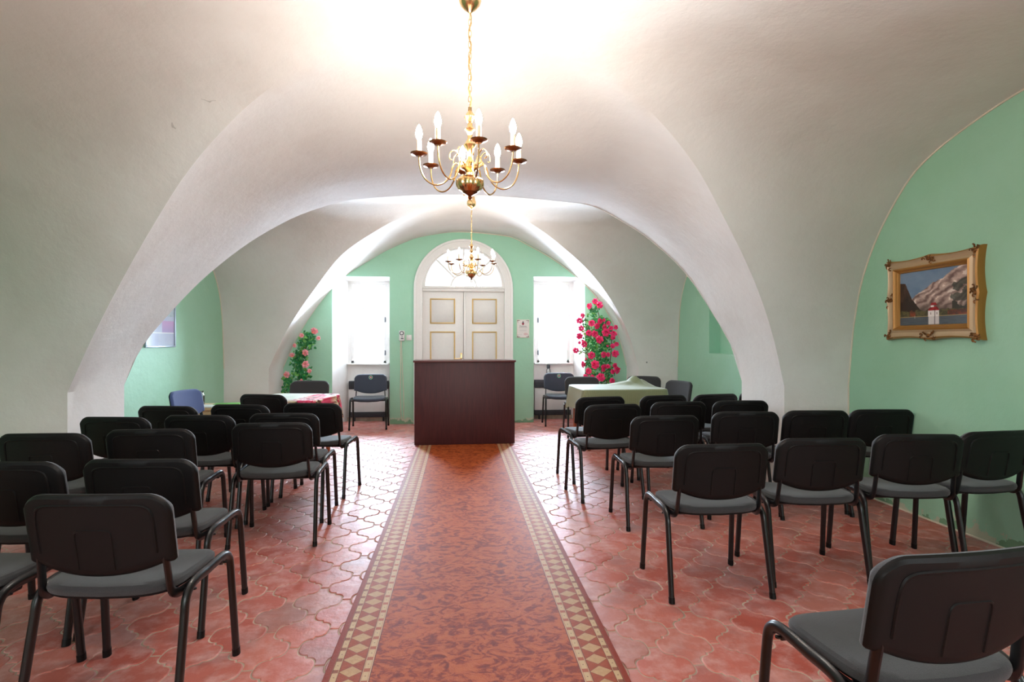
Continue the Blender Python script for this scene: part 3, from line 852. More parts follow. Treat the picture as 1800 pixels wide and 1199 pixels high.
    if badge:
        zc = .765
        for (r, m, off, nm) in ((.030, 'badge_green', .0012, 'badge'),):
            b = bmesh.new(); yb = ymid(0, zc)+.030+.006
            N = 20; ring = [(r*math.cos(2*PI*k/N), r*math.sin(2*PI*k/N)*(1.12 if math.sin(2*PI*k/N) > 0 else 1)) for k in range(N)]
            yy = lambda z: ymid(0, zc+z)+.0385
            b.faces.new([b.verts.new((x, yy(z)+.002, zc+z)) for x, z in ring]); bg_ = finish('badge', b, M['badge_green'], t, smooth=False, auto=-1)
            b = bmesh.new(); b.faces.new([b.verts.new((x*.72, yy(z*.72)+.003, zc+z*.72)) for x, z in ring]); finish('badge_field', b, M['dark'], bg_, smooth=False, auto=-1)
            b = bmesh.new()
            for (sx, sz) in ((.017, .007), (.007, .017)): box(b, (0, yy(0)+.0042, zc), (sx*2, .001, sz*2))
            finish('badge_cross', b, M['badge_red'], bg_, smooth=False)
            b = bmesh.new(); box(b, (0, yy(0)+.0052, zc), (.013, .001, .013), 0); finish('badge_centre', b, M['badge_white'], bg_, smooth=False)
    return t

CH = 'grey-seated stacking chair with black plastic back'
GL, GR = 'chairs in rows left of the runner', 'chairs in rows right of the runner'
seats = [
 # x, y, yaw, group, label
 (-1.235, 2.318, -4.0, GL, 'nearest whole black-backed chair left of the runner, in the foreground'),
 (-1.870, 2.340, -6.0, GL, 'grey chair seat and black legs cut off by the left picture edge, lowest left'),
 (-1.418, 2.925, -3.5, GL, 'black-backed grey chair directly in front of the nearest chair left of the runner'),
 (-1.965, 2.920, -6.0, GL, 'black-backed chair at the left picture edge, second row from the camera'),
 (-1.212, 4.033, 1.0, GL, 'black-backed chair left of the runner, fourth row from the lectern, aisle seat'),
 (-1.853, 3.826, 1.0, GL, 'black-backed chair left of the runner, fourth row from the lectern, middle seat'),
 (-2.365, 3.715, -1.5, GL, 'black-backed chair left of the runner, fourth row from the lectern, outermost seat'),
 (-1.273, 4.528, -1.5, GL, 'black-backed chair left of the runner, third row from the lectern, aisle seat'),
 (-1.828, 4.470, -5.0, GL, 'black-backed chair left of the runner, third row from the lectern, middle seat'),
 (-2.358, 4.417, -8.0, GL, 'black-backed chair left of the runner, third row from the lectern, outermost seat'),
 (-1.218, 5.197, -7.0, GL, 'black-backed chair left of the runner, second row from the lectern, aisle seat'),
 (-1.783, 5.137, -9.0, GL, 'black-backed chair left of the runner, second row from the lectern, middle seat'),
 (-2.325, 5.080, -9.5, GL, 'black-backed chair left of the runner, second row from the lectern, outermost seat'),
 (-1.876, 6.044, -15.0, GL, 'foremost black-backed chair on the left, pushed up to the floral-clothed table'),
 (1.350, 3.040, 0.5, GR, 'black-backed grey chair right of the runner, aisle seat of the row below the painting'),
 (1.985, 3.157, -3.0, GR, 'black-backed chair, second from the aisle in the row below the painting'),
 (2.630, 3.225, -7.0, GR, 'black-backed chair, third from the aisle in the row below the painting'),
 (3.130, 3.290, 5.0, GR, 'black-backed chair at the right picture edge, by the worn green wall'),
 (1.456, 4.138, 0.5, GR, 'black-backed chair right of the runner, third row from the lectern, aisle seat'),
 (2.163, 4.300, -6.5, GR, 'black-backed chair right of the runner, third row from the lectern, second seat'),
 (2.725, 4.315, -5.0, GR, 'black-backed chair in front of the grey pier face right, third row'),
 (3.270, 4.330, -5.0, GR, 'black-backed chair against the green wall directly below the painting'),
 (1.257, 4.868, 7.0, GR, 'black-backed chair right of the runner, second row from the lectern, aisle seat'),
 (1.904, 5.028, 1.5, GR, 'black-backed chair right of the runner, second row from the lectern, second seat'),
 (2.500, 5.056, -3.0, GR, 'black-backed chair right of the runner, second row from the lectern, third seat'),
 (1.299, 5.509, 10.0, GR, 'black-backed chair right of the runner, foremost row, aisle seat'),
 (1.946, 5.594, 10.0, GR, 'black-backed chair right of the runner, foremost row, second seat'),
 (2.502, 5.656, 10.0, GR, 'black-backed chair right of the runner, foremost row, third seat'),
 (3.170, 5.960, 4.0, GR, 'black chair back barely showing behind the right white pier'),
 (1.252, 1.548, 4.7, GR, 'large black-backed grey chair in the right foreground corner'),
 (-1.960, 7.500, 180.0, None, 'dark chair facing the camera behind the floral-clothed table, below the pink roses'),
 (1.780, 7.980, 178.0, None, 'dark chair facing the camera behind the left end of the olive-clothed table'),
 (2.640, 8.070, 152.0, None, 'dark chair behind the right end of the olive-clothed table, partly hidden by bunched cloth'),
 (2.680, 7.190, 108.0, None, 'dark chair turned sideways at the right end of the olive-clothed table'),
]
base_chair = make_chair('stacking_chair')
for i, (x, y, a, g, lab) in enumerate(seats):
    o = base_chair if i == 0 else copy_tree(base_chair)
    o.location = (x, y, .002); o.rotation_euler = (0, 0, R(a)); o['label'] = lab
    if g: o['group'] = g
    elif 'group' in o: del o['group']
o = make_chair('stacking_chair', fabric='fabric_daylit_blue'); o.location = (-2.70, 6.34, .002); o.rotation_euler = (0, 0, R(-100))
o['label'] = 'chair tinted daylight blue, turned sideways by the left green wall, below the framed poster'
bc = make_chair('stacking_chair', True, 'fabric_daylit_slate')
for i, (x, y, a, lab) in enumerate([(-1.375, 8.925, 183, 'daylit blue-grey chair with a round badge on its back, under the left window'),
                                    (1.625, 9.02, 178, 'daylit blue-grey chair with a round badge on its back, under the right window')]):
    o = bc if i == 0 else copy_tree(bc)
    o.location = (x, y, .002); o.rotation_euler = (0, 0, R(a)); o['label'] = lab; o['group'] = 'badged chairs under the windows'

# ------------------------------------------------------------------ lectern desk
def lectern():
    t = thing('lectern', 'tall dark mahogany speaker desk standing at the end of the carpet runner', 'lectern', (.075, 7.33, 0.0135), R(0.9))
    b = bmesh.new(); box(b, (0, .010, .527), (1.285, .02, 1.054), 0, .0015); finish('front_panel', b, M['mahogany'], t)
    b = bmesh.new(); box(b, (0, .215, 1.066), (1.315, .47, .024), 0, .003); finish('top', b, M['mahogany_edge'], t)
    for s_ in (-1, 1):
        b = bmesh.new(); box(b, (s_*.632, .215, .527), (.02, .39, 1.054), 0, .0015); finish('side_panel', b, M['mahogany'], t)
    b = bmesh.new(); box(b, (0, .215, .72), (1.244, .38, .02), 0, .001); finish('shelf', b, M['mahogany'], t)
lectern()

# ------------------------------------------------------------------ chandeliers
def chandelier(loc, drop_top, lab, yaw, RA, bulb):
    t = thing('chandelier', lab, 'chandelier', loc, yaw, 'brass chandeliers')
    b = bmesh.new()
    H = drop_top
    lathe(b, [(.0, H), (.040, H), (.044, H-.02), (.056, H-.06), (.058, H-.085), (.050, H-.110), (.034, H-.130), (.016, H-.143), (.010, H-.150), (.0, H-.155)], (0, 0, 0), 24, flute=12, fl_d=.05, fl_rng=(H-.125, H-.03))
    can = finish('canopy', b, M['brass'], t)
    b = bmesh.new(); zc = H-.155; link = .036; k = 0
    z = zc
    while z > .26:
        pts = []
        for q in range(12):
            a = 2*PI*q/12; u, v = .0085*math.cos(a), .020*math.sin(a)
            pts.append((u, 0, z-.018+v) if k % 2 else (0, u, z-.018+v))
        pts.append(pts[0]); tube(b, pts, .0018, 5, cap=False); z -= link-.008; k += 1
    finish('chain', b, M['brass'], t)
    b = bmesh.new(); tube(b, [(.007*math.sin(q*.9), .007*math.cos(q*.7), lerp(.24, zc, q/24)) for q in range(25)], .0028, 6); finish('cord', b, M['gold_paint'], t)
    # turned column; z = 0 is the pan level
    b = bmesh.new()
    lathe(b, [(.0, .262), (.010, .258), (.008, .24), (.020, .225), (.030, .208), (.020, .19), (.012, .178), (.014, .16), (.026, .145), (.014, .128), (.012, .10), (.020, .085), (.032, .066), (.018, .045),
              (.014, .02), (.016, -.01), (.030, -.03), (.046, -.040), (.046, -.055), (.030, -.062), (.020, -.075), (.022, -.09)], (0, 0, 0), 24)
    finish('column', b, M['brass'], t)
    b = bmesh.new()
    lathe(b, [(.022, -.09), (.050, -.098), (.066, -.115), (.068, -.138), (.056, -.16), (.034, -.176), (.022, -.184)], (0, 0, 0), 48, flute=16, fl_d=.13, fl_rng=(-.17, -.10))
    bowl = finish('bowl', b, M['brass'], t)
    b = bmesh.new(); lathe(b, [(.040, -.170), (.036, -.178), (.018, -.188), (.008, -.194), (.012, -.206), (.0, -.214)], (0, 0, 0), 24)
    fin = finish('finial', b, M['brass_dark'], t)
    b = bmesh.new(); tube(b, [(.013*math.cos(a), 0, -.228+.015*math.sin(a)) for a in [2*PI*q/14 for q in range(15)]], .0022, 6, cap=False); finish('hook', b, M['brass'], fin)
    for k in range(8):
        a = 2*PI*k/8; ca, sa = math.cos(a), math.sin(a); Rr = .275; kk = (RA-.05)/(Rr-.05)
        P = lambda r, z: ((.05+(r-.05)*kk)*ca if r > .05 else r*ca, (.05+(r-.05)*kk)*sa if r > .05 else r*sa, z)
        b = bmesh.new()
        tube(b, smooth_path([P(.040, -.048), P(.070, -.030), P(.092, -.052), P(.105, -.095), P(.140, -.135), P(.190, -.147), P(.240, -.122), P(.268, -.070), P(Rr, -.008)], 5), .0042, 6)
        tube(b, smooth_path([P(.050, -.042), P(.058, .010), P(.082, .034), P(.106, .018), P(.108, -.010), P(.094, -.014)], 4), .0032, 6)
        arm = finish('arm', b, M['brass'], t)
        b = bmesh.new(); lathe(b, [(.0, -.010), (.014, -.010), (.022, -.004), (.040, .0), (.043, .006), (.040, .007), (.020, .004), (.0, .004)], P(Rr, 0), 20)
        finish('drip_pan', b, M['brass_dark'], arm)
        b = bmesh.new(); lathe(b, [(.0, .004), (.012, .004), (.012, .072), (.0, .073)], P(Rr, 0), 12); finish('candle_sleeve', b, M['candle'], arm)
        b = bmesh.new(); lathe(b, [(.0, .072), (.008, .073), (.015, .090), (.017, .104), (.013, .125), (.006, .142), (.0, .150)], P(Rr, 0), 12); finish('bulb', b, bulb, arm)
    return t
chandelier((.055, 2.907, 2.272), .892, 'near brass chandelier with eight lit candle bulbs hanging over the middle of the runner', R(8), .257, M['bulb'])
chandelier((.155, 7.166, 2.323), .824, 'far brass chandelier with eight lit candle bulbs hanging in front of the arched door', R(14), .297, M['bulb_far'])

# ------------------------------------------------------------------ painting on the right wall
def painting():
    y0, y1, z0, z1 = 3.475, 4.315, 1.345, 1.985            # outer frame on the wall
    yc, zc = (y0+y1)/2, (z0+z1)/2; hy, hz = (y1-y0)/2, (z1-z0)/2
    t = thing('framed_painting', 'mountain lake painting in an ornate gilt frame hanging on the right green wall', 'painting', (WX, yc, zc))
    # local: -x towards the room, u along +y ; profile from outer edge inwards: (inset, depth)
    prof = [(.0, .0), (.0, .028), (.006, .052), (.018, .060), (.034, .050), (.060, .046), (.078, .056), (.088, .062), (.098, .054), (.104, .040), (.112, .036), (.118, .022)]
    b = bmesh.new()
    def side_pts(ins, dep, wave):
        out = []
        per = []
        n = 24
        for (ax, ay, bx, by) in ((-1, -1, 1, -1), (1, -1, 1, 1), (1, 1, -1, 1), (-1, 1, -1, -1)):
            for k in range(n):
                tt = k/n; px, pz = lerp(ax, bx, tt), lerp(ay, by, tt)
                dd = 0
                if wave:     # the swept outline dips between corner and centre ornaments
                    dd = .018*max(0, abs(math.sin(2*PI*tt)))**0.8
                yy = px*(hy-ins); zz = pz*(hz-ins)
                if ax == bx: yy -= math.copysign(dd*wave, px)
                else: zz -= math.copysign(dd*wave, pz)
                out.append((-dep, yy, zz))
        return out
    rings = [[b.verts.new(p) for p in side_pts(i_, d_, max(0, 1-i_/.07))] for i_, d_ in prof]
    n = len(rings[0])
    for q, (A, B) in enumerate(zip(rings[:-1], rings[1:])):
        for k in range(n):
            f = b.faces.new((A[k], A[(k+1) % n], B[(k+1) % n], B[k])); f.material_index = 1 if q in (3, 4, 5) else 0
    fr = finish('frame', b, [M['gilt'], M['gilt_pale']], t)
    rng = random.Random(5)
    for (cy_, cz_, kx) in [(-1, -1, 0), (1, -1, 0), (1, 1, 0), (-1, 1, 0), (0, -1, 1), (0, 1, 1), (-1, 0, 2), (1, 0, 2)]:
        b = bmesh.new(); oy, oz = cy_*(hy-.035), cz_*(hz-.035)
        for k in range(9):        # scrolling leaves
            a = rng.uniform(0, 2*PI); r = rng.uniform(.008, .036)
            sy, sz = (1.9, .8) if kx == 1 else ((.8, 1.7) if kx == 2 else (1, 1))
            py, pz = oy+r*math.cos(a)*sy, oz+r*math.sin(a)*sz
            pts = [(-.052-.008*math.sin(q), py+.014*math.cos(q+a)*(1-q/7), pz+.014*math.sin(q+a)*(1-q/7)) for q in [x*.55 for x in range(9)]]
            tube(b, pts, [.0055-.0004*q for q in range(9)], 6)
        r_ = bmesh.ops.create_uvsphere(b, u_segments=10, v_segments=6, radius=.016, matrix=Matrix.Translation((-.056, oy, oz)) @ Matrix.Diagonal((.5, 1.2, 1, 1)))
        finish('corner_ornament' if kx == 0 else 'centre_ornament', b, M['gilt_dark'], fr)
    # canvas: left of picture (as seen) is +y
    iy, iz = hy-.115, hz-.115
    sky, rock, rock2 = srgb(106, 132, 160), srgb(176, 148, 140), srgb(118, 92, 88)
    def col(u, v):
        x, y = 1-u, v            # x: 0 left .. 1 right, y: 0 bottom .. 1 top
        c = mixc(srgb(96, 124, 156), srgb(130, 152, 174), max(0, min(1, .5+.5*fbm(x, y, 3))))
        rid = .50+.68*max(0, x-.16)+.045*fbm(x, 0, 7)
        if x > .14 and y < min(rid, 1.1):
            wx = x+.05*fbm(x, y, 4, 5)
            k = .5+.75*math.sin((y*1.0-wx*.9)*46+5*fbm(x, y, 3.2, 2))*.55+.45*fbm(wx, y, 7, 3)
            c = mixc(srgb(112, 86, 82), srgb(206, 180, 168), max(0, min(1, k)))
            if k > .98: c = srgb(232, 216, 206)
            n_ = .08*fbm(x, y, 6, 7); band = y-(x-.75)*.55
            if x+n_ > .76 and (.54 < band+n_ < .66 or .32 < band+n_ < .50): c = mixc(c, srgb(58, 66, 56), .85)
            fade = max(0, min(1, (.44-y+.05*fbm(x, y, 8))/.18)); c = mixc(c, srgb(88, 74, 68), fade*.85)
            if x > .78 and y+n_ < .36: c = srgb(62, 60, 52)
        lm = (.80 if x < .09 else .79-(x-.09)*2.9 if x < .19 else .50-(x-.19)*1.6)
        if x < .33 and y < lm+.015*nz(x, y, 30): c = mixc(srgb(44, 34, 30), srgb(88, 62, 50), max(0, min(1, .5+.6*fbm(x*3, y, 5, 1))) if y > .45 else .12)
        sh = .155
        if y < .27+.035*fbm(x, 0, 12, 3) and y > sh-.005:
            k = fbm(x, y, 11, 4)
            c = srgb(74, 72, 48) if k < .0 else srgb(98, 90, 56)
            if .16 < x+.02*k < .25 or (x > .72 and y < .25+.02*k): c = mixc(srgb(140, 66, 38), srgb(90, 54, 42), max(0, min(1, .5+2*k)))
        if sh-.006 < y < sh+.006: c = srgb(156, 136, 96)
        if y <= sh-.004:
            c = mixc(srgb(64, 76, 88), srgb(96, 104, 110), max(0, min(1, .5+.5*nz(x*1.0, y*9, 8))))
            if .445 < x < .605 and y > .012: c = srgb(214, 208, 208) if not (.53 < x < .548) else srgb(130, 126, 128)
        if .44 < x < .605 and sh-.004 < y < .255: c = srgb(236, 230, 228) if not (.535 < x < .55) else srgb(104, 88, 84)
        if (.475 < x < .487 or .565 < x < .577) and .185 < y < .225: c = srgb(120, 96, 90)
        if .255 <= y < .325 and abs(x-.523) < .088-(y-.255)*.55: c = mixc(srgb(178, 36, 38), srgb(130, 26, 30), max(0, min(1, .5+2*nz(x, y, 25))))
        if .48 < x < .53 and .315 < y < .35: c = srgb(228, 220, 216)
        if .35 <= y < .40 and abs(x-.525) < .052-(y-.35)*.5: c = srgb(164, 34, 38)
        if .235 < x < .245 and .12 < y < .18: c = srgb(190, 184, 180)
        return c
    paint_grid('canvas', lambda u, v: (-.024, lerp(-iy, iy, u), lerp(-iz, iz, v)), col, 200, 150, M['painting'], t)
    b = bmesh.new(); box(b, (-.010, 0, 0), (.018, 2*hy-.06, 2*hz-.06)); finish('backing', b, M['gilt_dark'], t)
painting()

# ------------------------------------------------------------------ poster on the left wall beyond the arch
def poster():
    t = thing('framed_poster', 'silver-framed poster with a pink patch on the left green wall, half hidden by the arch', 'poster', (-WX, 7.03, 1.66))
    b = bmesh.new(); hy, hz = .33, .385
    for c, s_ in (((.012, -hy, 0), (.024, .02, 2*hz)), ((.012, hy, 0), (.024, .02, 2*hz)), ((.012, 0, -hz), (.024, 2*hy+.02, .02)), ((.012, 0, hz), (.024, 2*hy+.02, .02))): box(b, c, s_, 0, .003)
    finish('frame', b, M['aluminium'], t)
    def col(u, v):
        c = mixc(srgb(186, 196, 222), srgb(206, 216, 232), max(0, min(1, .5+.5*fbm(u, v, 4))))
        if v > .19 and v < .205: c = srgb(246, 250, 252)
        if v > .205 and u > .55 and v < .40: c = mixc(srgb(206, 168, 210), srgb(182, 168, 210), max(0, min(1, (.4-v)/.18)))
        if v > .46: c = mixc(srgb(190, 206, 214), srgb(120, 150, 176), max(0, min(1, 2*fbm(u, v, 5, 3))))
        return c
    paint_grid('print', lambda u, v: (.010, lerp(-hy+.01, hy-.01, u), lerp(-hz+.01, hz-.01, v)), col, 60, 70, M['gloss_print'], t)
poster()

# ------------------------------------------------------------------ certificate, timer, socket, hook on the back walls
def text_mesh(name, s, size, loc, rot, mat, parent, extrude=.0006):
    cu = bpy.data.curves.new(name, 'FONT'); cu.body = s; cu.size = size; cu.extrude = extrude; cu.align_x = 'CENTER'; cu.align_y = 'CENTER'
    o = bpy.data.objects.new(name, cu); COL.objects.link(o)
    dg = bpy.context.evaluated_depsgraph_get(); me = bpy.data.meshes.new_from_object(o.evaluated_get(dg))
    bpy.data.objects.remove(o); bpy.data.curves.remove(cu)
    me.materials.clear(); me.materials.append(mat)
    o = bpy.data.objects.new(name, me); COL.objects.link(o); o.location = loc; o.rotation_euler = rot; o.parent = parent
    return o
def certificate():
    t = thing('certificate', 'small white certificate with a red crest on the green wall right of the door', 'certificate', (1.046, YB, 1.542))
    b = bmesh.new(); box(b, (0, -.006, 0), (.205, .012, .298), 0, .002); finish('board', b, M['cream_paint'], t)
    def col(u, v):
        x, y = (u-.5)*.19, (v-.5)*.283; c = srgb(222, 216, 210)
        ax, ay = .095-abs(x), .1415-abs(y)
        if (.005 < ax < .012 and ay < .05) or (.005 < ay < .012 and ax < .045) or (ax < .022 and ay < .022 and ax+ay < .03): c = srgb(120, 104, 104)
        if (x/.018)**2+((y-.085)/.026)**2 < 1: c = srgb(150, 52, 66) if y < .092 else srgb(86, 80, 84)
        if abs(x) < .006 and .108 < y < .126: c = srgb(90, 84, 88)
        if abs(y-.016) < .003 and abs(x) < .068: c = srgb(150, 146, 146)
        if ((x-.045)/.035)**2+((y+.088)/.02)**2 < 1: c = mixc(c, srgb(206, 150, 152), .55)
        for yy in (-.012, -.024, -.036, -.048):
            if abs(y-yy) < .0015 and abs(x) < .06: c = srgb(190, 186, 184)
        if abs(y+.096) < .002 and -.07 < x < -.02: c = srgb(150, 148, 148)
        return c
    paint_grid('print', lambda u, v: ((u-.5)*.19, -.0125, (v-.5)*.283), col, 76, 112, M['print'], t)
    text_mesh('heading', 'Diploma', .034, (0, -.0130, .040), (R(90), 0, 0), M['dark'], t, .0003)
certificate()
def timer():
    t = thing('socket_timer', 'white plug-in timer with a round dial on the green wall left of the door', 'timer', (-.915, YB, 1.425))
    b = bmesh.new(); box(b, (0, -.028, 0), (.085, .056, .165), 0, .008); finish('body', b, M['white_plastic'], t)
    b = bmesh.new(); tube(b, [(0, -.055, .040), (0, -.068, .040)], .034, 20); d = finish('dial_ring', b, M['dark'], t)
    b = bmesh.new(); tube(b, [(0, -.066, .040), (0, -.073, .040)], .021, 20); finish('dial', b, M['white_plastic'], d)
    b = bmesh.new(); box(b, (.006, -.057, -.045), (.038, .006, .016), 0, .002); box(b, (.004, -.057, -.018), (.018, .006, .012), 0, .002); finish('outlet', b, M['dark'], t)
    s_ = thing('wall_switch', 'small square white wall plate right beside the plug-in timer', 'switch', (-.803, YB, 1.395))
    b = bmesh.new(); box(b, (0, -.006, 0), (.085, .012, .085), 0, .003); finish('plate', b, M['white_plastic'], s_)
    b = bmesh.new(); box(b, (0, -.014, 0), (.055, .006, .055), 0, .003); finish('rocker', b, M['white_plastic'], s_)
    b = bmesh.new(); y = YB-.012
    tube(b, smooth_path([(-.935, y, 1.345), (-.940, y, 1.2), (-.936, y, .9), (-.942, y, .55), (-.935, y, .25), (-.925, y, .10), (-.905, y, .07), (-.892, y, .12), (-.888, y, .4), (-.905, y, .8), (-.918, y, 1.1), (-.925, y, 1.345)], 6), .0055, 6)
    finish('power_cord', b, M['cream_paint'], label='pale cord looping down the green wall below the plug-in timer', cat='cord')
timer()
b = bmesh.new(); tube(b, smooth_path([(2.98, P2F, 1.0), (2.98, P2F-.03, .995), (2.98, P2F-.035, 1.01)], 4), .006, 8)
finish('wall_hook', b, M['dark'], label='tiny dark hook in the white pier above the olive-clothed table', cat='hook')

# ------------------------------------------------------------------ radiators in the window recesses
def radiator(xc, wd, lab):
    t = thing('radiator', lab, 'radiator', (xc, YR, .06), 0, 'radiators under the windows')
    b = bmesh.new(); box(b, (0, -.055, .30), (wd, .09, .50), 0, .008); finish('body', b, M['radiator'], t)
    for zz in (.545, .055):
        b = bmesh.new(); box(b, (0, -.062, zz), (wd+.005, .105, .135 if zz > .3 else .09), 0, .006)
        for k in range(5): box(b, (0, -.1155, zz-.045+k*.018 if zz > .3 else zz-.025+k*.012), (wd-.04, .004, .005))
        finish('grille', b, M['radiator_dark'], t)
    for s_ in (-1, 1):
        b = bmesh.new(); box(b, (s_*(wd/2-.08), -.05, -.028), (.03, .06, .064)); finish('foot', b, M['radiator_dark'], t)
    return t
radiator(-1.50, .64, 'white panel radiator with dark grilles behind the chair under the left window')
radiator(1.60, .62, 'white panel radiator with dark grilles behind the chair under the right window')
def bottle():
    t = thing('bottle', 'clear bottle with a grey cap standing on the radiator under the right window', 'bottle', (1.53, YR-.06, .6725))
    b = bmesh.new(); lathe(b, [(.0, .0), (.036, .0), (.038, .01), (.038, .15), (.034, .175), (.022, .19), (.020, .20), (.0, .20)], (0, 0, 0), 20); finish('body', b, M['jar_glass'], t)
    b = bmesh.new(); lathe(b, [(.0, .195), (.030, .195), (.030, .245), (.022, .262), (.0, .264)], (0, 0, 0), 20); finish('cap', b, M['grey_cap'], t)
bottle()

# ------------------------------------------------------------------ tables and cloths
def turned_leg(bm_, x, y, h):
    lathe(bm_, [(.0, 0), (.018, 0), (.022, .03), (.016, .06), (.024, .12), (.030, .30), (.026, .44), (.034, .47), (.022, .50), (.034, .53), (.034, h), (.0, h)], (x, y, 0), 14)
TC = (2.02, 7.205); TW, TD, TH_ = .52, .44, .742
tt = thing('dining_table', 'wooden table with turned legs under the olive tablecloth on the right', 'table', (TC[0], TC[1], .002), R(1.5))
b = bmesh.new(); box(b, (0, 0, TH_-.014), (2*TW-.05, 2*TD-.05, .026), 0, .004); finish('tabletop', b, M['redwood'], tt)
b = bmesh.new(); box(b, (0, 0, TH_-.065), (2*TW-.12, 2*TD-.12, .075)); finish('apron', b, M['redwood'], tt)
for sx in (-1, 1):
    for sy in (-1, 1):
        b = bmesh.new(); turned_leg(b, sx*(TW-.07), sy*(TD-.07), TH_-.03); finish('leg', b, M['redwood'], tt)

def drape(name, loc, rz, hw, hd, ztop, drop, e, mat, amp=.018, waves=9, colfn=None, bump=None, label='', cat='tablecloth', thick=.0, seed=0):
    """a cloth lying on a top and hanging down all round in folds"""
    me_v, cols = [], []
    top_n, nr, na = (70, 110, 420) if colfn else (24, 60, 240)
    def pt(k, i):
        a = 2*PI*i/na; c, s_ = math.cos(a), math.sin(a)
        px = math.copysign(abs(c)**(2/e), c); py = math.copysign(abs(s_)**(2/e), s_)
        if k <= top_n:
            f = k/top_n; x, y, z = px*hw*f, py*hd*f, ztop+.0015*nz(px*f*4, py*f*4)
            if k == top_n: z -= .002
        else:
            f = (k-top_n)/(nr-top_n); corner = min(1, (abs(px)*abs(py))**3*1.0)
            wv = amp*f*(math.sin(waves*a+seed)+.6*math.sin(waves*2.3*a+1.7+seed))*.7
            out = .006+.012*f+wv+.05*corner*f
            n = Vector((px**3, py**3)); n.normalize()
            x, y = px*hw+n.x*out, py*hd+n.y*out; z = ztop-.004-f*(drop*(1+.18*corner)+.012*math.sin(3*a+seed))
        return x, y, z
    vs = [pt(k, i) for k in range(1, nr+1) for i in range(na)]; vs.append((0, 0, ztop))
    if bump: vs = [(x, y, z+bump(x, y) if z > ztop-.01 else z) for x, y, z in vs]
    fs = [((k)*na+i, (k)*na+(i+1) % na, (k+1)*na+(i+1) % na, (k+1)*na+i) for k in range(nr-1) for i in range(na)]
    c0 = len(vs)-1; fs += [(c0, (i+1) % na, i) for i in range(na)]
    me = bpy.data.meshes.new(name); me.from_pydata(vs, [], fs); me.materials.append(mat)
    if colfn:
        ca = me.color_attributes.new('paint', 'FLOAT_COLOR', 'POINT')
        for q, v in enumerate(vs): ca.data[q].color = colfn(*v)
    for p in me.polygons: p.use_smooth = True
    o = bpy.data.objects.new(name, me); COL.objects.link(o); o.location = loc; o.rotation_euler = (0, 0, rz)
    o['label'] = label; o['category'] = cat
    return o
def heap(x, y):
    d2 = ((x-.36)/.15)**2+((y-.30)/.13)**2
    return .10*math.exp(-d2)*(1+.25*math.sin(x*40+y*23))*(1 if d2 < 6 else 0)
drape('tablecloth', (TC[0], TC[1], 0), R(1.5), TW+.012, TD+.012, TH_+.008, .27, 14, M['olive'], .010, 10, None, heap, 'olive green cloth draped over the table on the right, bunched up at its far corner')

FT = (-1.785, 6.385)
ft = thing('side_table', 'small table under the red floral cloth on the left', 'table', (FT[0], FT[1], .002), R(-8))
b = bmesh.new(); box(b, (0, 0, .715), (.69, .73, .022), 0, .004); finish('tabletop', b, M['redwood'], ft)
for sx in (-1, 1):
    for sy in (-1, 1):
        b = bmesh.new(); box(b, (sx*.25, sy*.33, .353), (.04, .04, .706), 0, .004); finish('leg', b, M['redwood'], ft)
def floral(x, y, z):
    c = mixc(srgb(206, 220, 208), srgb(228, 232, 222), max(0, min(1, .5+fbm(x, y, 6))))  # whitish-green sheen of the top painted into the cloth colour
    k = fbm(x+z*.7, y-z*.7, 8, 3); k2 = fbm(x-z, y+z, 17, 9)
    edge = z < .727 or x > .12
    if edge:
        if k > .02: c = mixc(srgb(200, 26, 60), srgb(234, 96, 140), max(0, min(1, .5+k2)))
        elif k2 > .18: c = srgb(240, 226, 196)
        elif k2 < -.18: c = srgb(96, 70, 48)
        elif z < .727: c = srgb(214, 190, 150)
        else: c = srgb(236, 190, 206)
    return c
drape('tablecloth', (FT[0], FT[1], 0), R(-8), .385, .405, .732, .24, 9, M['floral'], .012, 9, floral, None, 'red and white floral cloth draped over the small table on the left', seed=1)

lt = thing('low_table', 'low pale wooden table by the left green wall behind the rows of chairs', 'table', (-2.90, 7.28, .002), 0)
b = bmesh.new(); box(b, (0, 0, .535), (.66, .52, .03), 0, .004); finish('tabletop', b, M['palewood'], lt)
b = bmesh.new(); box(b, (0, 0, .485), (.56, .42, .065)); finish('apron', b, M['palewood'], lt)
for sx in (-1, 1):
    for sy in (-1, 1):
        b = bmesh.new(); box(b, (sx*.29, sy*.22, .26), (.04, .04, .52), 0, .003); finish('leg', b, M['palewood'], lt)
b = bmesh.new(); box(b, (0, 0, 0), (.30, .21, .012), .2, .002)
o = finish('magazine', b, M['leaf_light'], label='thin green magazine lying on the low pale table', cat='magazine'); o.location = (-2.86, 7.36, .559)
b = bmesh.new(); box(b, (0, 0, 0), (.34, .24, .010), -.1, .001)
o = finish('paper_stack', b, M['white_plastic'], label='flat white papers on the near edge of the low pale table', cat='paper'); o.location = (-3.0, 7.14, .5575)
jt = thing('glass_jar', 'clear glass jar standing on the low table beside the sideways chair', 'jar', (-3.185, 7.36, .552))
b = bmesh.new(); lathe(b, [(.0, 0), (.045, 0), (.048, .01), (.048, .11), (.040, .135), (.034, .15), (.034, .165), (.031, .165), (.031, .15), (.036, .133), (.044, .108), (.044, .012), (.0, .008)], (0, 0, 0), 24); finish('body', b, M['jar_glass'], jt)
b = bmesh.new(); lathe(b, [(.0, .165), (.036, .165), (.036, .172), (.0, .172)], (0, 0, 0), 24); finish('lid', b, M['jar_glass'], jt)

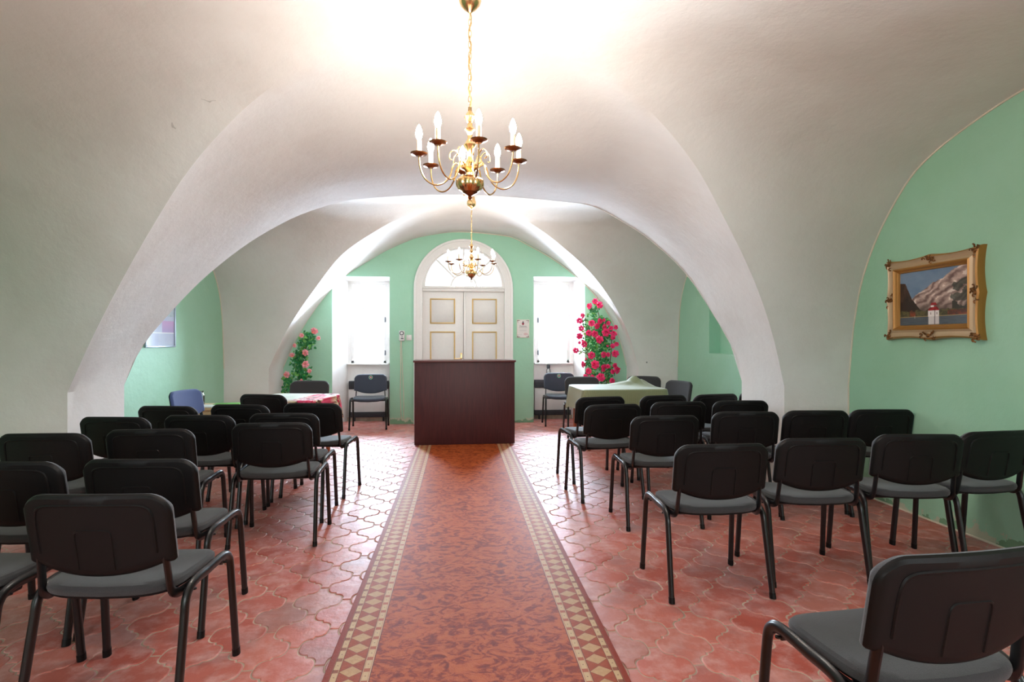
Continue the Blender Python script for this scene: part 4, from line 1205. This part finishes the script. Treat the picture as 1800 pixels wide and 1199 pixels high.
# ------------------------------------------------------------------ artificial roses
def rose_mesh(seed, r=.04):
    """whorled petals, opening towards -y"""
    rng = random.Random(seed); b = bmesh.new()
    for ring, (n, rad, lift, sz, mi) in enumerate(((3, .20, .62, .50, 1), (5, .38, .42, .62, 0), (6, .62, .18, .72, 0))):
        for k in range(n):
            a = 2*PI*k/n+ring*.6+rng.uniform(-.2, .2)
            V = []
            for i in range(5):
                row = []
                for j in range(4):
                    s_ = (i/4-.5)*1.5; tt_ = j/3
                    ang = a+s_*(.9 if ring < 2 else .7); rr = r*(rad*.25+tt_*(rad+sz*.35))
                    h = r*(lift*tt_*1.1-.18*(tt_**2)*ring+.1*math.cos(s_*2))*(1.0)
                    rr *= 1-.18*(abs(s_)/.75)**2*tt_
                    row.append(b.verts.new((rr*math.cos(ang), -h, rr*math.sin(ang))))
                V.append(row)
            for i in range(4):
                for j in range(3):
                    f = b.faces.new((V[i][j], V[i+1][j], V[i+1][j+1], V[i][j+1])); f.material_index = mi
    return b
def leaf(b, p, d, n, L, mi):
    d = d.normalized(); s_ = d.cross(n).normalized(); n2 = s_.cross(d)
    c = [b.verts.new(p)]; W_ = L*.36
    a1 = b.verts.new(p+d*L*.35+s_*W_+n2*L*.08); a2 = b.verts.new(p+d*L*.35-s_*W_+n2*L*.08)
    m1 = b.verts.new(p+d*L*.4); a3 = b.verts.new(p+d*L*.75+s_*W_*.7); a4 = b.verts.new(p+d*L*.75-s_*W_*.7); m2 = b.verts.new(p+d*L*.75-n2*L*.03); tip = b.verts.new(p+d*L-n2*L*.08)
    for q in ((c[0], a1, m1), (c[0], m1, a2), (a1, a3, m2, m1), (m1, m2, a4, a2), (a3, tip, m2), (m2, tip, a4)):
        f = b.faces.new(q); f.material_index = mi
def rose_tree(name, lab, base, stems, leaf_clusters, roses, mats, nleaf, lsz, seed, pot):
    rng = random.Random(seed); t = thing(name, lab, 'artificial flowers', base)
    B = Vector(base)
    b = bmesh.new()
    for st in stems: tube(b, smooth_path([Vector(p)-B for p in st], 5), .007, 6)
    finish('stem', b, M['stem'], t)
    b = bmesh.new()
    lathe(b, [(.0, 0), (.10, 0), (.13, .24), (.14, .25), (.135, .27), (.12, .27), (.115, .22), (.0, .21)], (pot[0]-B.x, pot[1]-B.y, 0), 24); finish('pot', b, M['cream_paint'], t)
    b = bmesh.new()
    for (c, rad, w_) in leaf_clusters:
        for k in range(int(nleaf*w_)):
            v = Vector((rng.gauss(0, 1), rng.gauss(0, 1), rng.gauss(0, 1))); v.normalize(); v *= rng.random()**.5
            p = Vector(c)+Vector((v.x*rad[0], v.y*rad[1], v.z*rad[2]))-B
            d = Vector((rng.uniform(-1, 1), rng.uniform(-1, .3), rng.uniform(-.8, .8))); n = Vector((rng.uniform(-.4, .4), -1, rng.uniform(0, .8)))
            leaf(b, p, d, n, lsz*rng.uniform(.7, 1.25), 0 if rng.random() < .72 else 1)
    finish('foliage', b, [M['leaf'], M['leaf_light']], t, smooth=False, auto=-1)
    protos = []
    for k, (p, r) in enumerate(roses):
        if k < 3:
            o = finish('rose', rose_mesh(seed+k, .04), mats, t); protos.append(o.data)
        else:
            o = bpy.data.objects.new('rose', protos[k % 3]); COL.objects.link(o); o.parent = t
        o.location = Vector(p)-B; s_ = r/.04*.9; o.scale = (s_, s_, s_)
        o.rotation_euler = (rng.uniform(-.6, .5), rng.uniform(-3, 3), rng.uniform(-.6, .6))
# image positions converted to metres on a plane in front of the back wall
TH = math.atan(.093); cs, sn = math.cos(TH), math.sin(TH)
def on_plane(px, py, Y):
    xc, yc = (px-900)/1000, (599.5-py)/1000
    k = Y/(cs-xc*sn); return ((sn+xc*cs)*k, Y, 1.34+yc*k)
def P2(x, y, sc_, ox, oy, Y): return on_plane(ox+x/sc_, oy+y/sc_, Y)
YL = 9.05
lf = lambda x, y, dy=0.0: P2(x, y, 7.49, 485, 560, YL+dy)
pr = [(505, 165, 54, .0), (560, 258, 32, -.02), (338, 222, 34, 0), (245, 355, 32, 0), (385, 450, 50, -.03), (212, 482, 38, 0), (388, 603, 54, -.03), (440, 690, 34, 0), (140, 738, 50, 0), (335, 812, 24, 0)]
base = (lf(330, 900)[0], YL, 0)
rose_tree('pink_rose_garland', 'slender climbing garland of pale pink artificial roses beside the left window', base,
          [[lf(300, 1100), lf(290, 850, .03), lf(300, 650, .03), lf(370, 450, .03), lf(450, 260, .03), lf(500, 170)], [(base[0], YL, .22), lf(330, 1000), lf(150, 850), lf(140, 760)], [(base[0], YL, .2), (base[0]+.02, YL+.02, .5), lf(300, 1100)]],
          [(lf(430, 260), (.13, .06, .11), 1.0), (lf(400, 350), (.15, .06, .09), 1.0), (lf(330, 470), (.13, .06, .12), 1.1), (lf(290, 580), (.12, .06, .11), 1.0), (lf(340, 690), (.15, .06, .11), 1.1), (lf(380, 780), (.14, .06, .08), .8), (lf(170, 850), (.11, .06, .11), .9), (lf(150, 940), (.08, .05, .06), .5)],
          [(lf(x, y, -.07+d), r/7.49*.0091) for x, y, r, d in pr], [M['pink'], M['peach']], 75, .052, 11, (base[0], YL))
YR2 = 9.0
rf = lambda x, y, dy=0.0: P2(x, y, 7.49, 1000, 520, YR2+dy)
mr = [(345, 72, 34), (405, 122, 42), (268, 135, 38), (182, 260, 32), (140, 328, 36), (162, 428, 34), (142, 532, 38), (300, 360, 40), (408, 335, 38), (372, 400, 38), (462, 320, 24), (518, 362, 28), (466, 405, 36), (262, 490, 36), (342, 502, 42),
      (490, 482, 50), (402, 575, 48), (555, 425, 28), (618, 415, 28), (590, 500, 40), (582, 550, 30), (628, 636, 30), (575, 662, 30), (205, 640, 40), (140, 618, 20), (92, 720, 34), (185, 600, 24), (300, 785, 44), (460, 775, 38), (515, 775, 28), (610, 762, 44),
      (188, 905, 40), (345, 905, 52), (458, 935, 34), (515, 930, 28), (605, 915, 30), (632, 975, 48), (575, 1000, 30), (258, 992, 38), (220, 1068, 34), (310, 1080, 38), (420, 1072, 52), (572, 1120, 36), (455, 975, 26), (510, 660, 16), (225, 830, 16)]
base = (rf(420, 1000)[0], YR2, 0)
rose_tree('magenta_rose_bush', 'tall climbing bush of magenta artificial roses beside the right window', base,
          [[(base[0], YR2, .2), rf(430, 1100, .04), rf(420, 800, .04), rf(430, 500, .04), rf(400, 280, .04), rf(350, 100, .04)], [(base[0], YR2, .2), rf(300, 1000, .03), rf(240, 700, .03), rf(190, 400, .03), rf(180, 260)], [(base[0], YR2, .2), rf(520, 1000, .03), rf(560, 700, .03), rf(560, 450, .03)], [rf(300, 800, .03), rf(180, 740, .02), rf(95, 725)]],
          [(rf(320, 210), (.07, .05, .09), .5), (rf(370, 130), (.05, .05, .06), .25), (rf(420, 330), (.16, .08, .08), 1.1), (rf(430, 450), (.17, .08, .13), 1.2), (rf(460, 600), (.17, .08, .13), 1.2), (rf(260, 520), (.14, .06, .14), .8), (rf(230, 380), (.08, .05, .14), .4),
           (rf(300, 680), (.15, .07, .12), .8), (rf(420, 740), (.18, .08, .12), 1.1), (rf(330, 860), (.16, .07, .12), .8), (rf(460, 900), (.16, .07, .14), .9), (rf(520, 1000), (.10, .06, .12), .5), (rf(300, 1020), (.12, .06, .08), .5), (rf(470, 1110), (.12, .06, .06), .4), (rf(170, 738), (.06, .04, .03), .1)],
          [(rf(x, y, -.09), r/7.49*.0118) for x, y, r in mr], [M['magenta'], M['magenta_dark']], 105, .044, 23, (base[0], YR2))
